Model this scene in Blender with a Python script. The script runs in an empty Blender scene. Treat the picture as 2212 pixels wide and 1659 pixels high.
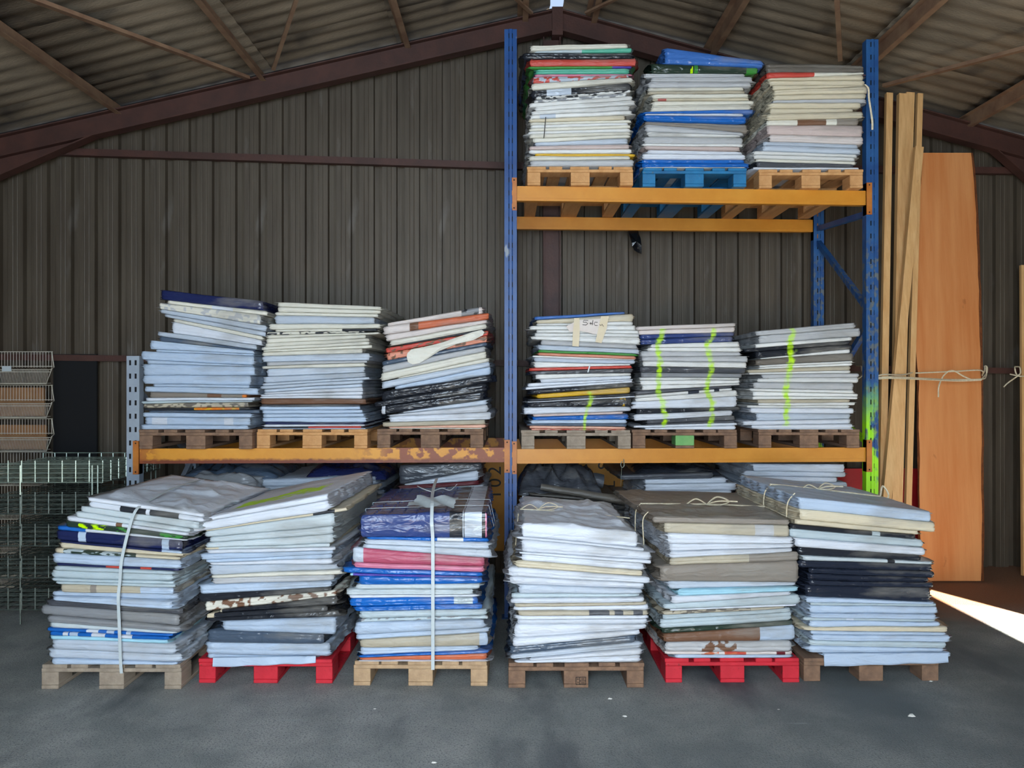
import bpy, math, random
import numpy as np
from mathutils import Vector, Matrix

sc = bpy.context.scene
COL = sc.collection
F = 1660.0; CH = 1.79
# ------------------------------------------------------------------ camera
cam = bpy.data.cameras.new('camera'); co = bpy.data.objects.new('camera', cam); COL.objects.link(co)
co.location = (0, 0, CH); co.rotation_euler = (math.pi/2, 0, 0)
cam.sensor_width = 36; cam.lens = 36*F/2212; cam.clip_start = .05; cam.clip_end = 100
sc.camera = co
# ------------------------------------------------------------------ world, sun, daylight through the doors
w = bpy.data.worlds.new('world'); sc.world = w; w.use_nodes = True
bg = w.node_tree.nodes['Background']; bg.inputs[0].default_value = (.55, .72, 1, 1); bg.inputs[1].default_value = .9
def light(name, kind, loc, rot, energy, color, **k):
    l = bpy.data.lights.new(name, kind); l.energy = energy; l.color = color
    for a, b in k.items(): setattr(l, a, b)
    o = bpy.data.objects.new(name, l); COL.objects.link(o); o.location = loc; o.rotation_euler = rot
    return o
sd = Vector((-.414*.819, .91*.819, -.574))
s = light('sun', 'SUN', (8, -6, 8), (0, 0, 0), 75, (1, .93, .82), angle=.009)
s.rotation_euler = sd.to_track_quat('-Z', 'Y').to_euler()
light('daylight_front_door', 'AREA', (-.3, -1.7, 2.5), (math.radians(84), 0, 0), 460, (.68, .84, 1.0), shape='RECTANGLE', size=3.0, size_y=3.0)
light('ground_bounce', 'AREA', (.2, -1.7, .5), (math.radians(112), 0, 0), 110, (1.0, .80, .55), shape='RECTANGLE', size=3.4, size_y=.9)
sc.view_settings.view_transform = 'Standard'; sc.view_settings.look = 'None'
sc.view_settings.gamma = 1; sc.view_settings.exposure = 0.13; sc.view_settings.use_curve_mapping = False
sc.cycles.max_bounces = 6; sc.cycles.diffuse_bounces = 2; sc.cycles.sample_clamp_indirect = 4

# ------------------------------------------------------------------ helpers
def P(x, y, Y): return Vector(((x-1106)/F*Y, Y, CH-(y-829.5)/F*Y))
def s2l(h):
    h = h.lstrip('#'); c = [int(h[i:i+2], 16)/255 for i in (0, 2, 4)]
    return tuple(v/12.92 if v <= .04045 else ((v+.055)/1.055)**2.4 for v in c)
def ywall(X): return 7.28+.05*X
def yrack(X): return 5.90+.05*X

def mat(name, c1, c2=None, scale=4, rough=.6, metal=0, bump=.0, bscale=40, stretch=(1,1,1), extra=None, coat=0, lo=.35, hi=.65):
    m = bpy.data.materials.new(name); m.use_nodes = True; nt = m.node_tree; N = nt.nodes; L = nt.links
    b = N['Principled BSDF']; b.inputs['Roughness'].default_value = rough; b.inputs['Metallic'].default_value = metal
    if coat: b.inputs['Coat Weight'].default_value = coat
    c1 = s2l(c1); c2 = s2l(c2) if c2 else c1
    tc = N.new('ShaderNodeTexCoord'); mp = N.new('ShaderNodeMapping'); L.new(tc.outputs['Object'], mp.inputs[0]); mp.inputs['Scale'].default_value = stretch
    n = N.new('ShaderNodeTexNoise'); n.inputs['Scale'].default_value = scale; n.inputs['Detail'].default_value = 6; n.inputs['Roughness'].default_value = .6
    L.new(mp.outputs[0], n.inputs['Vector'])
    r = N.new('ShaderNodeValToRGB'); r.color_ramp.elements[0].color = (*c1, 1); r.color_ramp.elements[1].color = (*c2, 1)
    r.color_ramp.elements[0].position = lo; r.color_ramp.elements[1].position = hi
    L.new(n.outputs[0], r.inputs[0]); out = r.outputs[0]
    if extra: out = extra(nt, out, tc, b)
    L.new(out, b.inputs['Base Color'])
    if bump:
        n2 = N.new('ShaderNodeTexNoise'); n2.inputs['Scale'].default_value = bscale; n2.inputs['Detail'].default_value = 4; L.new(mp.outputs[0], n2.inputs['Vector'])
        bp = N.new('ShaderNodeBump'); bp.inputs['Strength'].default_value = bump; bp.inputs['Distance'].default_value = .01
        L.new(n2.outputs[0], bp.inputs['Height']); L.new(bp.outputs[0], b.inputs['Normal'])
    return m
def mixc(nt, fac, a, colr):
    x = nt.nodes.new('ShaderNodeMix'); x.data_type = 'RGBA'
    nt.links.new(fac, x.inputs[0]); nt.links.new(a, x.inputs[6])
    if isinstance(colr, tuple): x.inputs[7].default_value = (*colr, 1)
    else: nt.links.new(colr, x.inputs[7])
    return x.outputs[2]
def noisemask(nt, tc, scale, lo, hi, stretch=(1,1,1), detail=5, sock='Object', offs=(0,0,0)):
    N = nt.nodes; L = nt.links
    mp = N.new('ShaderNodeMapping'); mp.inputs['Scale'].default_value = stretch; mp.inputs['Location'].default_value = offs; L.new(tc.outputs[sock], mp.inputs[0])
    n = N.new('ShaderNodeTexNoise'); n.inputs['Scale'].default_value = scale; n.inputs['Detail'].default_value = detail; L.new(mp.outputs[0], n.inputs['Vector'])
    mr = N.new('ShaderNodeMapRange'); mr.inputs[1].default_value = lo; mr.inputs[2].default_value = hi; L.new(n.outputs[0], mr.inputs[0]); return mr.outputs[0]
def coordmask(nt, axis, lo, hi, noise=0, scale=8):   # 0 below lo, 1 above hi along a world axis
    N = nt.nodes; L = nt.links
    g = N.new('ShaderNodeNewGeometry'); sp = N.new('ShaderNodeSeparateXYZ'); L.new(g.outputs['Position'], sp.inputs[0]); v = sp.outputs[axis]
    if noise:
        n = N.new('ShaderNodeTexNoise'); n.inputs['Scale'].default_value = scale; n.inputs['Detail'].default_value = 5; L.new(g.outputs['Position'], n.inputs['Vector'])
        a = N.new('ShaderNodeMath'); a.operation = 'MULTIPLY_ADD'; L.new(n.outputs[0], a.inputs[0]); a.inputs[1].default_value = noise; L.new(v, a.inputs[2]); v = a.outputs[0]
    mr = N.new('ShaderNodeMapRange'); mr.inputs[1].default_value = lo; mr.inputs[2].default_value = hi; L.new(v, mr.inputs[0]); return mr.outputs[0]
def mul(nt, a, b):
    x = nt.nodes.new('ShaderNodeMath'); x.operation = 'MULTIPLY'; nt.links.new(a, x.inputs[0]); nt.links.new(b, x.inputs[1]); return x.outputs[0]

def mkmesh(name, V, Fs, m=None, smooth=False, colors=None):
    V = np.asarray(V, dtype=np.float32); me = bpy.data.meshes.new(name)
    me.from_pydata(V.tolist(), [], [tuple(int(i) for i in f) for f in Fs])
    if m: me.materials.append(m)
    if smooth: me.polygons.foreach_set('use_smooth', [True]*len(me.polygons))
    if colors is not None:
        a = me.color_attributes.new('Col', 'FLOAT_COLOR', 'POINT')
        c = np.ones((len(V), 4), np.float32); c[:, :3] = colors; a.data.foreach_set('color', c.ravel())
    return me
def tag(o, label=None, cat=None, group=None, kind=None):
    if label: o['label'] = label
    if cat: o['category'] = cat
    if group: o['group'] = group
    if kind: o['kind'] = kind
    return o
def wloc(p): return Vector(p.location) if p else Vector((0, 0, 0))
def addobj(name, me, parent=None, loc=(0,0,0), rot=None):
    o = bpy.data.objects.new(name, me); COL.objects.link(o)
    if parent: o.parent = parent
    o.location = loc
    if rot: o.rotation_euler = rot
    return o
def worldof(p):
    v = Vector((0,0,0))
    while p: v += p.location; p = p.parent
    return v
def obj(name, V, Fs, m, parent=None, smooth=False, colors=None):   # V in world coordinates
    V = np.asarray(V, dtype=np.float64); c = (V.min(0)+V.max(0))/2; c[2] = V[:, 2].min()
    me = mkmesh(name, V-c, Fs, m, smooth, colors)
    return addobj(name, me, parent, Vector(c)-worldof(parent))
def empty(name, loc, label=None, cat=None, group=None, kind=None):
    o = bpy.data.objects.new(name, None); COL.objects.link(o); o.location = loc; o.empty_display_size = .1
    return tag(o, label, cat, group, kind)
class MB:
    def __init__(s): s.V = []; s.F = []
    def add(s, V, Fs):
        n = len(s.V); s.V += [tuple(v) for v in V]; s.F += [tuple(i+n for i in f) for f in Fs]; return s
    def box(s, a, b):
        x0,y0,z0 = a; x1,y1,z1 = b
        return s.add([(x0,y0,z0),(x1,y0,z0),(x1,y1,z0),(x0,y1,z0),(x0,y0,z1),(x1,y0,z1),(x1,y1,z1),(x0,y1,z1)],
                     [(0,3,2,1),(4,5,6,7),(0,1,5,4),(1,2,6,5),(2,3,7,6),(3,0,4,7)])
    def bar(s, p, q, a, b, up=(0,0,1)):      # box bar from p to q, a wide (side), b high (up)
        p = Vector(p); q = Vector(q); d = (q-p).normalized(); sd_ = d.cross(Vector(up)).normalized(); u = sd_.cross(d)
        V = []
        for c in (p, q):
            for i, j in ((-1,-1),(1,-1),(1,1),(-1,1)): V.append(c+sd_*(i*a/2)+u*(j*b/2))
        return s.add(V, [(0,1,2,3),(7,6,5,4),(0,4,5,1),(1,5,6,2),(2,6,7,3),(3,7,4,0)])
    def tube(s, pts, r, n=5, closed=False):
        pts = [Vector(p) for p in pts]; m = len(pts); V = []
        for i, p in enumerate(pts):
            a = pts[max(i-1,0)]; b = pts[min(i+1,m-1)]; d = (b-a).normalized() if (b-a).length else Vector((0,0,1))
            u = d.cross(Vector((.13,.31,.94))); u = u.normalized() if u.length > 1e-4 else Vector((1,0,0)); v = d.cross(u)
            for k in range(n): t = 2*math.pi*k/n; V.append(p+u*(r*math.cos(t))+v*(r*math.sin(t)))
        Fs = [(i*n+k, i*n+(k+1)%n, (i+1)*n+(k+1)%n, (i+1)*n+k) for i in range(m-1) for k in range(n)]
        Fs += [tuple(range(n))[::-1], tuple((m-1)*n+k for k in range(n))]
        return s.add(V, Fs)
    def ribbon(s, pts, wdt, side=(1,0,0), th=.0012):
        pts = [Vector(p) for p in pts]; sd_ = Vector(side).normalized(); V = []
        for i, p in enumerate(pts):
            a = pts[max(i-1,0)]; b = pts[min(i+1,len(pts)-1)]; nn = sd_.cross((b-a).normalized()).normalized()
            for i2, j2 in ((-1,-1),(1,-1),(1,1),(-1,1)): V.append(p+sd_*(i2*wdt/2)+nn*(j2*th))
        m = len(pts)
        Fs = [(i*4+k, i*4+(k+1)%4, (i+1)*4+(k+1)%4, (i+1)*4+k) for i in range(m-1) for k in range(4)]+[(3,2,1,0), tuple((m-1)*4+k for k in range(4))]
        return s.add(V, Fs)
    def obj(s, name, m, parent=None, smooth=False): return obj(name, s.V, s.F, m, parent, smooth)
def smoothpath(pts, n=6):      # catmull-rom
    pts = [Vector(p) for p in pts]; out = []
    for i in range(len(pts)-1):
        a = pts[max(i-1,0)]; b = pts[i]; c = pts[i+1]; d = pts[min(i+2,len(pts)-1)]
        for k in range(n):
            t = k/n; out.append(.5*((2*b)+(c-a)*t+(2*a-5*b+4*c-d)*t*t+(3*b-a-3*c+d)*t**3))
    return out+[pts[-1]]
def cbox(dx, dy, dz, c=.003):   # chamfered box mesh data, centred in x,y, base at z=0
    V = []; idx = {}
    for sx in (-1,1):
        for sy in (-1,1):
            for sz in (-1,1):
                for ax in range(3):
                    v = [sx*dx/2, sy*dy/2, sz*dz/2]; 
                    for a2 in range(3):
                        if a2 != ax: v[a2] -= (sx,sy,sz)[a2]*c
                    idx[(sx,sy,sz,ax)] = len(V); V.append((v[0], v[1], v[2]+dz/2))
    Fs = []
    for ax in range(3):
        o1, o2 = [a for a in range(3) if a != ax]
        for sg in (-1,1):
            q = []
            for a,b in ((-1,-1),(1,-1),(1,1),(-1,1)):
                k = [0,0,0]; k[ax] = sg; k[o1] = a; k[o2] = b; q.append(idx[(*k, ax)])
            if (sg == 1) != (ax != 1): q = q[::-1]
            Fs.append(q)
    for ax in range(3):            # edges running along ax
        o1, o2 = [a for a in range(3) if a != ax]
        for a in (-1,1):
            for b in (-1,1):
                def g(t, face): k = [0,0,0]; k[ax] = t; k[o1] = a; k[o2] = b; return idx[(*k, face)]
                q = [g(-1,o1), g(1,o1), g(1,o2), g(-1,o2)]
                if (a*b == 1) == (ax != 1): q = q[::-1]
                Fs.append(q)
    for sx in (-1,1):
        for sy in (-1,1):
            for sz in (-1,1):
                q = [idx[(sx,sy,sz,k)] for k in range(3)]
                if sx*sy*sz < 0: q = q[::-1]
                Fs.append(q)
    return V, Fs

# ------------------------------------------------------------------ materials
def floor_extra(nt, c, tc, b):
    c = mixc(nt, noisemask(nt, tc, 90, .50, .72), c, s2l('#63686a'))
    c = mixc(nt, noisemask(nt, tc, 130, .68, .73, offs=(2,5,0)), c, s2l('#cfd2cc'))
    c = mixc(nt, mul(nt, coordmask(nt, 0, -.2, 2.6, .8, 1.2), noisemask(nt, tc, 1.1, .25, .6)), c, s2l('#5f6667'))
    c = mixc(nt, noisemask(nt, tc, 1.3, .62, .80), c, s2l('#8b8d88'))
    c = mixc(nt, noisemask(nt, tc, 2.0, .58, .72, (1,.35,1), offs=(3,1,0)), c, s2l('#4f5458'))
    c = mixc(nt, noisemask(nt, tc, 9, .69, .80, (.25,1.5,1), offs=(7,2,0)), c, s2l('#9aa0a0'))
    m = mul(nt, coordmask(nt, 0, 3.1, 3.7, .5, 3), coordmask(nt, 1, 5.9, 6.5, .5, 3))
    return mixc(nt, m, c, s2l('#8d6246'))
M_floor = mat('floor_concrete', '#848785', '#a4a4a0', 3.5, .8, bump=.9, bscale=120, extra=floor_extra)
def clad_extra(nt, c, tc, b):
    c = mixc(nt, noisemask(nt, tc, 5, .62, .78, (1,1,.25), sock='Object'), c, s2l('#77716a'))
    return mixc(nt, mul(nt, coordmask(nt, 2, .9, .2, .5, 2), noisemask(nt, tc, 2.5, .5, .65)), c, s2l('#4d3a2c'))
M_clad = mat('cladding_metal', '#4a4034', '#5a5043', 2.5, .55, .2, bump=.1, bscale=30, stretch=(6,1,.4), extra=clad_extra)
M_roof = mat('fibre_cement', '#6d604f', '#8f7e68', 3, .9, bump=.4, bscale=60, stretch=(.5,2,1), extra=lambda nt,c,tc,b: mixc(nt, noisemask(nt, tc, 1.2, .56, .68, (1,.6,1)), c, s2l('#2f2c29')))
M_steel = mat('red_oxide_steel', '#40261f', '#4f2f26', 5, .6, bump=.15, bscale=50)
M_purlin = mat('purlin_steel', '#775844', '#94765c', 6, .6, bump=.1)
M_wallside = mat('side_wall_sheet', '#47413a', '#524b43', 2, .7)
M_wood = mat('pallet_wood', '#a88b6c', '#c4a581', 5, .8, bump=.3, bscale=30, stretch=(3,.5,3))
M_wood2 = mat('pallet_wood_brown', '#6f5646', '#917159', 5, .85, bump=.3, bscale=30, stretch=(3,.5,3))
M_wood3 = mat('pallet_wood_orange', '#c08a54', '#d6a26c', 5, .8, bump=.3, bscale=30, stretch=(3,.5,3))
M_woodg = mat('pallet_wood_grey', '#8b7d6e', '#a99a88', 5, .85, bump=.3, bscale=30, stretch=(3,.5,3))
wear = lambda cc: (lambda nt,c,tc,b: mixc(nt, noisemask(nt, tc, 30, .62, .7), c, s2l(cc)))
M_redp = mat('red_paint', '#b8182a', '#cf2536', 6, .6, bump=.3, bscale=30, extra=wear('#7d2a26'))
M_bluep = mat('blue_pallet_paint', '#175f8e', '#1d76a8', 6, .6, bump=.3, bscale=30, extra=wear('#5f6a62'))
M_greenp = mat('green_paint', '#5da05a', '#7db36b', 6, .7, bump=.2)
def rust_extra(top):
    def f(nt, c, tc, b):
        c = mixc(nt, coordmask(nt, 2, top-.055, top-.075, .035, 25), c, s2l('#7a3a20'))
        mm = mul(nt, coordmask(nt, 0, -1.05, -.7, .3, 5), noisemask(nt, tc, 14, .47, .53))
        c = mixc(nt, mm, c, s2l('#8a4626'))
        return mixc(nt, mul(nt, coordmask(nt, 0, -2.55, -2.75, .15, 8), noisemask(nt, tc, 20, .4, .5)), c, s2l('#93481f'))
    return f
M_orange = mat('orange_beam_paint', '#c8801f', '#d6902e', 4, .45, bump=.05)
M_orange_rust = mat('rusty_orange_beam_paint', '#d18a22', '#dd9930', 4, .5, bump=.1, extra=rust_extra(1.305))
M_plate = mat('orange_plate_paint', '#c0762a', '#a85c22', 9, .5, bump=.1)
M_blue = mat('blue_upright_paint', '#0e3a74', '#164a88', 5, .45, bump=.05, extra=lambda nt,c,tc,b: mixc(nt, noisemask(nt, tc, 14, .66, .72, (1,1,.4)), c, s2l('#7d8590')))
def spray_up(nt, c, tc, b):
    c = mixc(nt, mul(nt, noisemask(nt, tc, 30, .5, .6, (1,1,.6)), coordmask(nt, 2, 3.1, 2.9, .2, 5)), c, s2l('#5d6468'))
    return mixc(nt, mul(nt, coordmask(nt, 2, 1.95, 1.65, .35, 6), noisemask(nt, tc, 5, .42, .5, (2,2,1))), c, s2l('#9be010'))
M_blue2 = mat('blue_upright_worn', '#15427a', '#24588e', 5, .5, bump=.1, extra=spray_up)
M_greyup = mat('grey_upright_paint', '#8d97a3', '#9ba5b0', 6, .5, bump=.05)
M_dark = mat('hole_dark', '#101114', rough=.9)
M_pine = mat('pine_timber', '#cf9d63', '#e2b57c', 6, .5, bump=.15, bscale=30, stretch=(6,6,.35), extra=lambda nt,c,tc,b: mixc(nt, noisemask(nt, tc, 14, .74, .78, (1,1,.7)), c, s2l('#6b4526')))
M_slab = mat('orange_timber_slab', '#cd7c40', '#dc9458', 2.2, .7, bump=.15, bscale=20, stretch=(4,1,.3), extra=lambda nt,c,tc,b: mixc(nt, noisemask(nt, tc, 10, .70, .80, (1,1,.5)), c, s2l('#a05a2c')))
M_bark = mat('bark_edge', '#7a4220', '#a05a2a', 20, .9, bump=.8, bscale=60)
M_rope = mat('cream_rope', '#cdbf9f', '#e2d6bb', 60, .8)
M_strap = mat('white_strap', '#b9c3c6', '#c6cfd2', 8, .35)
M_wire = mat('galvanised_wire', '#93a297', '#b2beb0', 20, .4, .55)
M_wireb = mat('dark_galvanised_wire', '#49524d', '#79837c', 20, .5, .5)
M_wirew = mat('white_coated_wire', '#b9b3a4', '#cbc4b4', 15, .5)
M_card = mat('cardboard', '#8d6544', '#9f7650', 5, .9, bump=.1)
M_yel = mat('yellow_sign', '#b8781c', '#c4872a', 5, .6)
M_ink = mat('black_lettering', '#17130f', rough=.6)
M_redboard = mat('red_board', '#c01f26', '#cf2b30', 3, .45)
M_plastic = mat('black_film', '#0d0e11', rough=.2, bump=.6, bscale=25)
M_paper = mat('label_paper', '#d9ccc4', '#e2d8d0', 10, .8)
M_tape = mat('masking_tape', '#d9c8a8', '#e0d2b6', 10, .7)
M_chip = mat('white_debris', '#c4c4be', '#dad9d2', 20, .8)
def tarpmat(name, rough, bump, coat):
    m = bpy.data.materials.new(name); m.use_nodes = True; nt = m.node_tree; N = nt.nodes; L = nt.links; b = N['Principled BSDF']
    b.inputs['Roughness'].default_value = rough; b.inputs['Specular IOR Level'].default_value = .45
    a = N.new('ShaderNodeAttribute'); a.attribute_name = 'Col'; g = N.new('ShaderNodeNewGeometry')
    tc = N.new('ShaderNodeTexCoord')
    c = mixc(nt, noisemask(nt, tc, 5, .55, .9, (.5,1,2)), a.outputs['Color'], s2l('#8a8780'))
    L.new(c, b.inputs['Base Color'])
    mp = N.new('ShaderNodeMapping'); mp.inputs['Scale'].default_value = (.7, 1, 2.2); L.new(tc.outputs['Object'], mp.inputs[0])
    n = N.new('ShaderNodeTexNoise'); n.inputs['Scale'].default_value = 9; n.inputs['Detail'].default_value = 3; n.inputs['Distortion'].default_value = .8; L.new(mp.outputs[0], n.inputs['Vector'])
    bp = N.new('ShaderNodeBump'); bp.inputs['Strength'].default_value = bump; bp.inputs['Distance'].default_value = .03; L.new(n.outputs[0], bp.inputs['Height']); L.new(bp.outputs[0], b.inputs['Normal'])
    return m
M_tarp = tarpmat('vinyl_tarp', .45, .5, 0); M_tarpg = tarpmat('glossy_vinyl_tarp', .25, .6, 0)

# ------------------------------------------------------------------ building shell
def zroof(X): return 5.37-.25*abs(X-.42)
o = obj('floor', [(-8,-3,0),(8,-3,0),(8,9,0),(-8,9,0),(-8,-3,-.1),(8,-3,-.1),(8,9,-.1),(-8,9,-.1)], [(0,1,2,3),(7,6,5,4),(0,4,5,1),(1,5,6,2),(2,6,7,3),(3,7,4,0)], M_floor); tag(o, kind='structure')
# rear wall: ribbed sheets side by side
wb = empty('wall_back', (0, 7.28, 0), kind='structure')
prof = [(0,.044),(.006,0),(.045,0),(.050,.002),(.055,0),(.085,0),(.090,.002),(.095,0),(.138,0),(.143,.048),(.180,.048),(.2125,.044)]
def cladpanel(i, x0, n=4):
    xs = []; ys = []
    for k in range(n):
        for (a, d) in prof: xs.append(x0+k*.2125+a); ys.append(d)
    xs.append(x0+n*.2125+.03); ys.append(.028)
    dy = -.004 if i % 2 else 0
    V = []; Fs = []
    for x, d in zip(xs, ys):
        yb = ywall(x)+d+dy
        V += [(x, yb, 0), (x, yb, zroof(x)-.03), (x, yb+.004, 0), (x, yb+.004, zroof(x)-.03)]
    for j in range(len(xs)-1):
        a = 4*j; b = a+4; Fs += [(a, b, b+1, a+1), (a+2, a+3, b+3, b+2)]
    return obj('cladding_sheet', V, Fs, M_clad, wb)
for i in range(14): cladpanel(i, -5.9+.85*i)
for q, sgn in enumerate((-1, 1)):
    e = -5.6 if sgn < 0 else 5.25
    mb = MB().bar((.42, ywall(.42)-.035, zroof(.42)-.075), (e, ywall(e)-.035, zroof(e)-.075), .02, .10); tag(mb.obj('shade_trim_%d' % (q+2), M_dark), kind='structure')  # dark strip added above the rafter in place of the eaves shadow
# side walls and front wall (behind the camera)
mb = MB().box((-5.75,-2,0), (-5.65,7.4,4.1)); tag(mb.obj('wall_left', M_wallside), kind='structure')
mb = MB(); X0 = 5.3
mb.box((X0,-2,0),(X0+.1,.2,4.12)); mb.box((X0,3.04,0),(X0+.1,7.6,4.12)); mb.box((X0,.2,3.13),(X0+.1,3.04,4.12))
tag(mb.obj('wall_right', M_wallside), kind='structure')
mb = MB().box((-5.75,-2.1,0), (5.4,-2.0,5.6)); tag(mb.obj('wall_front', M_wallside), kind='structure')
# roof: corrugated sheets, corrugations run down the slope
rf = empty('ceiling', (.42, 7, 5.37), kind='structure')
def corr(L, W=1.10, per=.177):
    n = int(W/per*8); V = []; Fs = []
    for j in range(n+1):
        y = j*W/n; z = .007*math.sin(2*math.pi*y/per)
        V += [(0, y, z), (L, y, z), (0, y, z+.007), (L, y, z+.007)]
    for j in range(n):
        a = 4*j; b = a+4; Fs += [(a+1, b+1, b, a), (a+2, b+2, b+3, a+3)]
    Fs += [(a_+0, a_+4, a_+6, a_+2) for a_ in range(0, 4*n, 4)]+[(a_+1, a_+3, a_+7, a_+5) for a_ in range(0, 4*n, 4)]
    return mkmesh('roof_sheet', V, Fs, M_roof, True)
cm = corr(1.48); rr = random.Random(4); ang = math.atan(.25)
for sgn in (-1, 1):
    for k in range(5 if sgn < 0 else 4):
        for j in range(10):
            d = k*1.33; X = .42+sgn*(.06+d*math.cos(ang)); Z = 5.36-d*math.sin(ang)-.004*k+.012*(k%2)
            o = bpy.data.objects.new('roof_sheet', cm); COL.objects.link(o); o.parent = rf
            y0 = 6.62-1.02*j+rr.uniform(-.015,.015)
            if sgn > 0: o.location = Vector((X, y0, Z))-rf.location; o.rotation_euler = (0, ang, rr.uniform(-.004,.004))
            else:
                o.location = Vector((X, y0+1.10, Z))-rf.location; o.rotation_euler = (0, ang, math.pi+rr.uniform(-.004,.004))
mb = MB()
for sgn in (-1,1):
    mb.add([(.42, -2, 5.46), (.42+sgn*.22, -2, 5.41), (.42+sgn*.22, 7.16, 5.41), (.42, 7.16, 5.46)], [(0,1,2,3)])
tag(mb.obj('shade_trim_1', M_roof), kind='structure')

# ------------------------------------------------------------------ steel frame
def ibeam(mb, p, q, h, wd, t=.012, up=(0,0,1)):
    p = Vector(p); q = Vector(q); d = (q-p).normalized(); sd_ = d.cross(Vector(up)).normalized(); u = sd_.cross(d)
    mb.bar(p, q, .008, h-2*t, up)
    for s_ in (-1,1): mb.bar(p+u*(s_*(h/2-t/2)), q+u*(s_*(h/2-t/2)), wd, t, up)
def rafter(sgn):
    e = -5.6 if sgn < 0 else 5.25
    a = Vector((.42, ywall(.42)-.16, zroof(.42)-.21)); b = Vector((e, ywall(e)-.16, zroof(e)-.21))
    mb = MB(); ibeam(mb, a, b, .19, .11)
    return a, b, mb
fr = empty('steel_portal_frame', (.42, 7.1, 0), 'red-brown steel gable frame standing against the ribbed rear wall', 'frame')
for sgn in (-1, 1):
    a, b, mb = rafter(sgn); mb.obj('rafter', M_steel, fr)
mb = MB().box((.37, 7.085, zroof(.42)-.36), (.47, 7.20, zroof(.42)-.10)); mb.obj('ridge_plate', M_steel, fr)
mb = MB(); cx = (1192-1106)/F*7.12
ibeam(mb, (cx, 7.18, 0), (cx, 7.18, 5.0), .16, .16, .01, up=(1,0,0)); mb.obj('centre_column', M_steel, fr)
# knee haunches
for sgn in (-1, 1):
    e = -5.4 if sgn < 0 else 5.2
    x1 = -3.75 if sgn < 0 else 4.6
    y1 = ywall(x1)-.16; ye = ywall(e)-.16
    mb = MB(); zt1 = zroof(x1)-.30; zte = zroof(e)-.30; zb = zte-.34
    mb.add([(x1,y1,zt1),(e,ye,zte),(e,ye,zb),(x1,y1+.01,zt1),(e,ye+.01,zte),(e,ye+.01,zb)], [(0,1,2),(5,4,3),(0,3,4,1),(1,4,5,2),(2,5,3,0)])
    mb.bar((x1,y1,zt1),(e,ye,zb), .11, .012); mb.obj('knee_haunch', M_steel, fr)
    mb = MB(); ibeam(mb, (e,ye,0),(e,ye,zb+.2), .2, .12, .01, up=(1,0,0)) ; mb.obj('side_column', M_steel, fr)
# purlins along the depth
def purlin(X, label):
    z = zroof(X)-.088; mb = MB()
    mb.bar((X,-2,z),(X,ywall(X)-.03,z), .006, .10); mb.bar((X+.025,-2,z-.05),(X+.025,ywall(X)-.03,z-.05), .05, .006); mb.bar((X-.025,-2,z+.047),(X-.025,ywall(X)-.03,z+.047), .05, .006)
    o = mb.obj('roof_purlin', M_purlin); tag(o, label, 'purlin', 'purlins under the corrugated roof'); return o
PX = [(-4.9,'brown roof purlin lowest on the slope over the wire trays'),(-3.58,'brown roof purlin ending above the wire trays and grey upright'),(-2.29,'brown roof purlin meeting two thin braces at the rafter'),(-.98,'brown roof purlin above the empty wall between shelf and ridge'),(.10,'brown roof purlin just beside the ridge, over the blue upright'),
      (.74,'brown roof purlin just beside the ridge, over the red folded tarp'),(1.86,'brown roof purlin above the stack on the blue pallet'),(3.10,'brown roof purlin passing behind the worn blue upright'),(4.35,'brown roof purlin lowest on the slope over the timber slab')]
for X, l in PX: purlin(X, l)
# bracing rods under the roof
def roofpt(x, y, drop=.16):
    d = P(x, y, 1)-Vector((0,0,CH)); sg = 1 if x > 1210 else -1
    # z = 5.37-drop-.25*sg*(X-.42)
    t = (5.37-drop+.25*sg*.42-CH)/(d.z+.25*sg*d.x)
    return Vector((0,0,CH))+d*t
for (x0,y0,x1,y1,r,l) in [(75,0,535,168,.03,'long flat brace crossing the roof towards the rafter above the trays'),(640,0,590,150,.018,'thin steel rod brace next to the purlin above the navy-topped stack'),
                          (2212,105,1910,185,.03,'long flat brace crossing the roof beside the worn blue upright'),(1808,0,1815,130,.022,'thin steel rod brace above the cream stack on the top shelf'),
                          (1325,0,1266,28,.02,'short brace on the slope beside the ridge plate'),(1118,0,1148,28,.02,'short brace on the slope above the blue upright top')]:
    a = roofpt(x0,y0); b = roofpt(x1,y1); a = b+(a-b)*1.6
    if a.y < b.y-3.5: a = b+(a-b)*(3.5/(b.y-a.y))
    mb = MB().bar(a, b, r*1.7, .028 if r > .025 else r); tag(mb.obj('roof_brace', M_purlin), l, 'brace', 'braces under the roof')
# wall girts
def girt(pts, h, l):
    mb = MB(); Q = []
    for x, y in pts:
        Yw = 7.2
        for _ in range(4): Yw = ywall((x-1106)/F*Yw)-.05
        Q.append(P(x, y, Yw))
    for a, b in zip(Q[:-1], Q[1:]): mb.bar(a, b, .06, h)
    tag(mb.obj('wall_girt', M_steel), l, 'girt', 'girts on the rear wall')
girt([(-60,322),(144,329),(1089,359),(2300,371)], .062, 'red-brown horizontal steel rail high on the rear wall')
girt([(-60,771),(230,774),(1300,787),(2300,803)], .055, 'red-brown horizontal steel rail at mid height, tied with rope')

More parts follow.
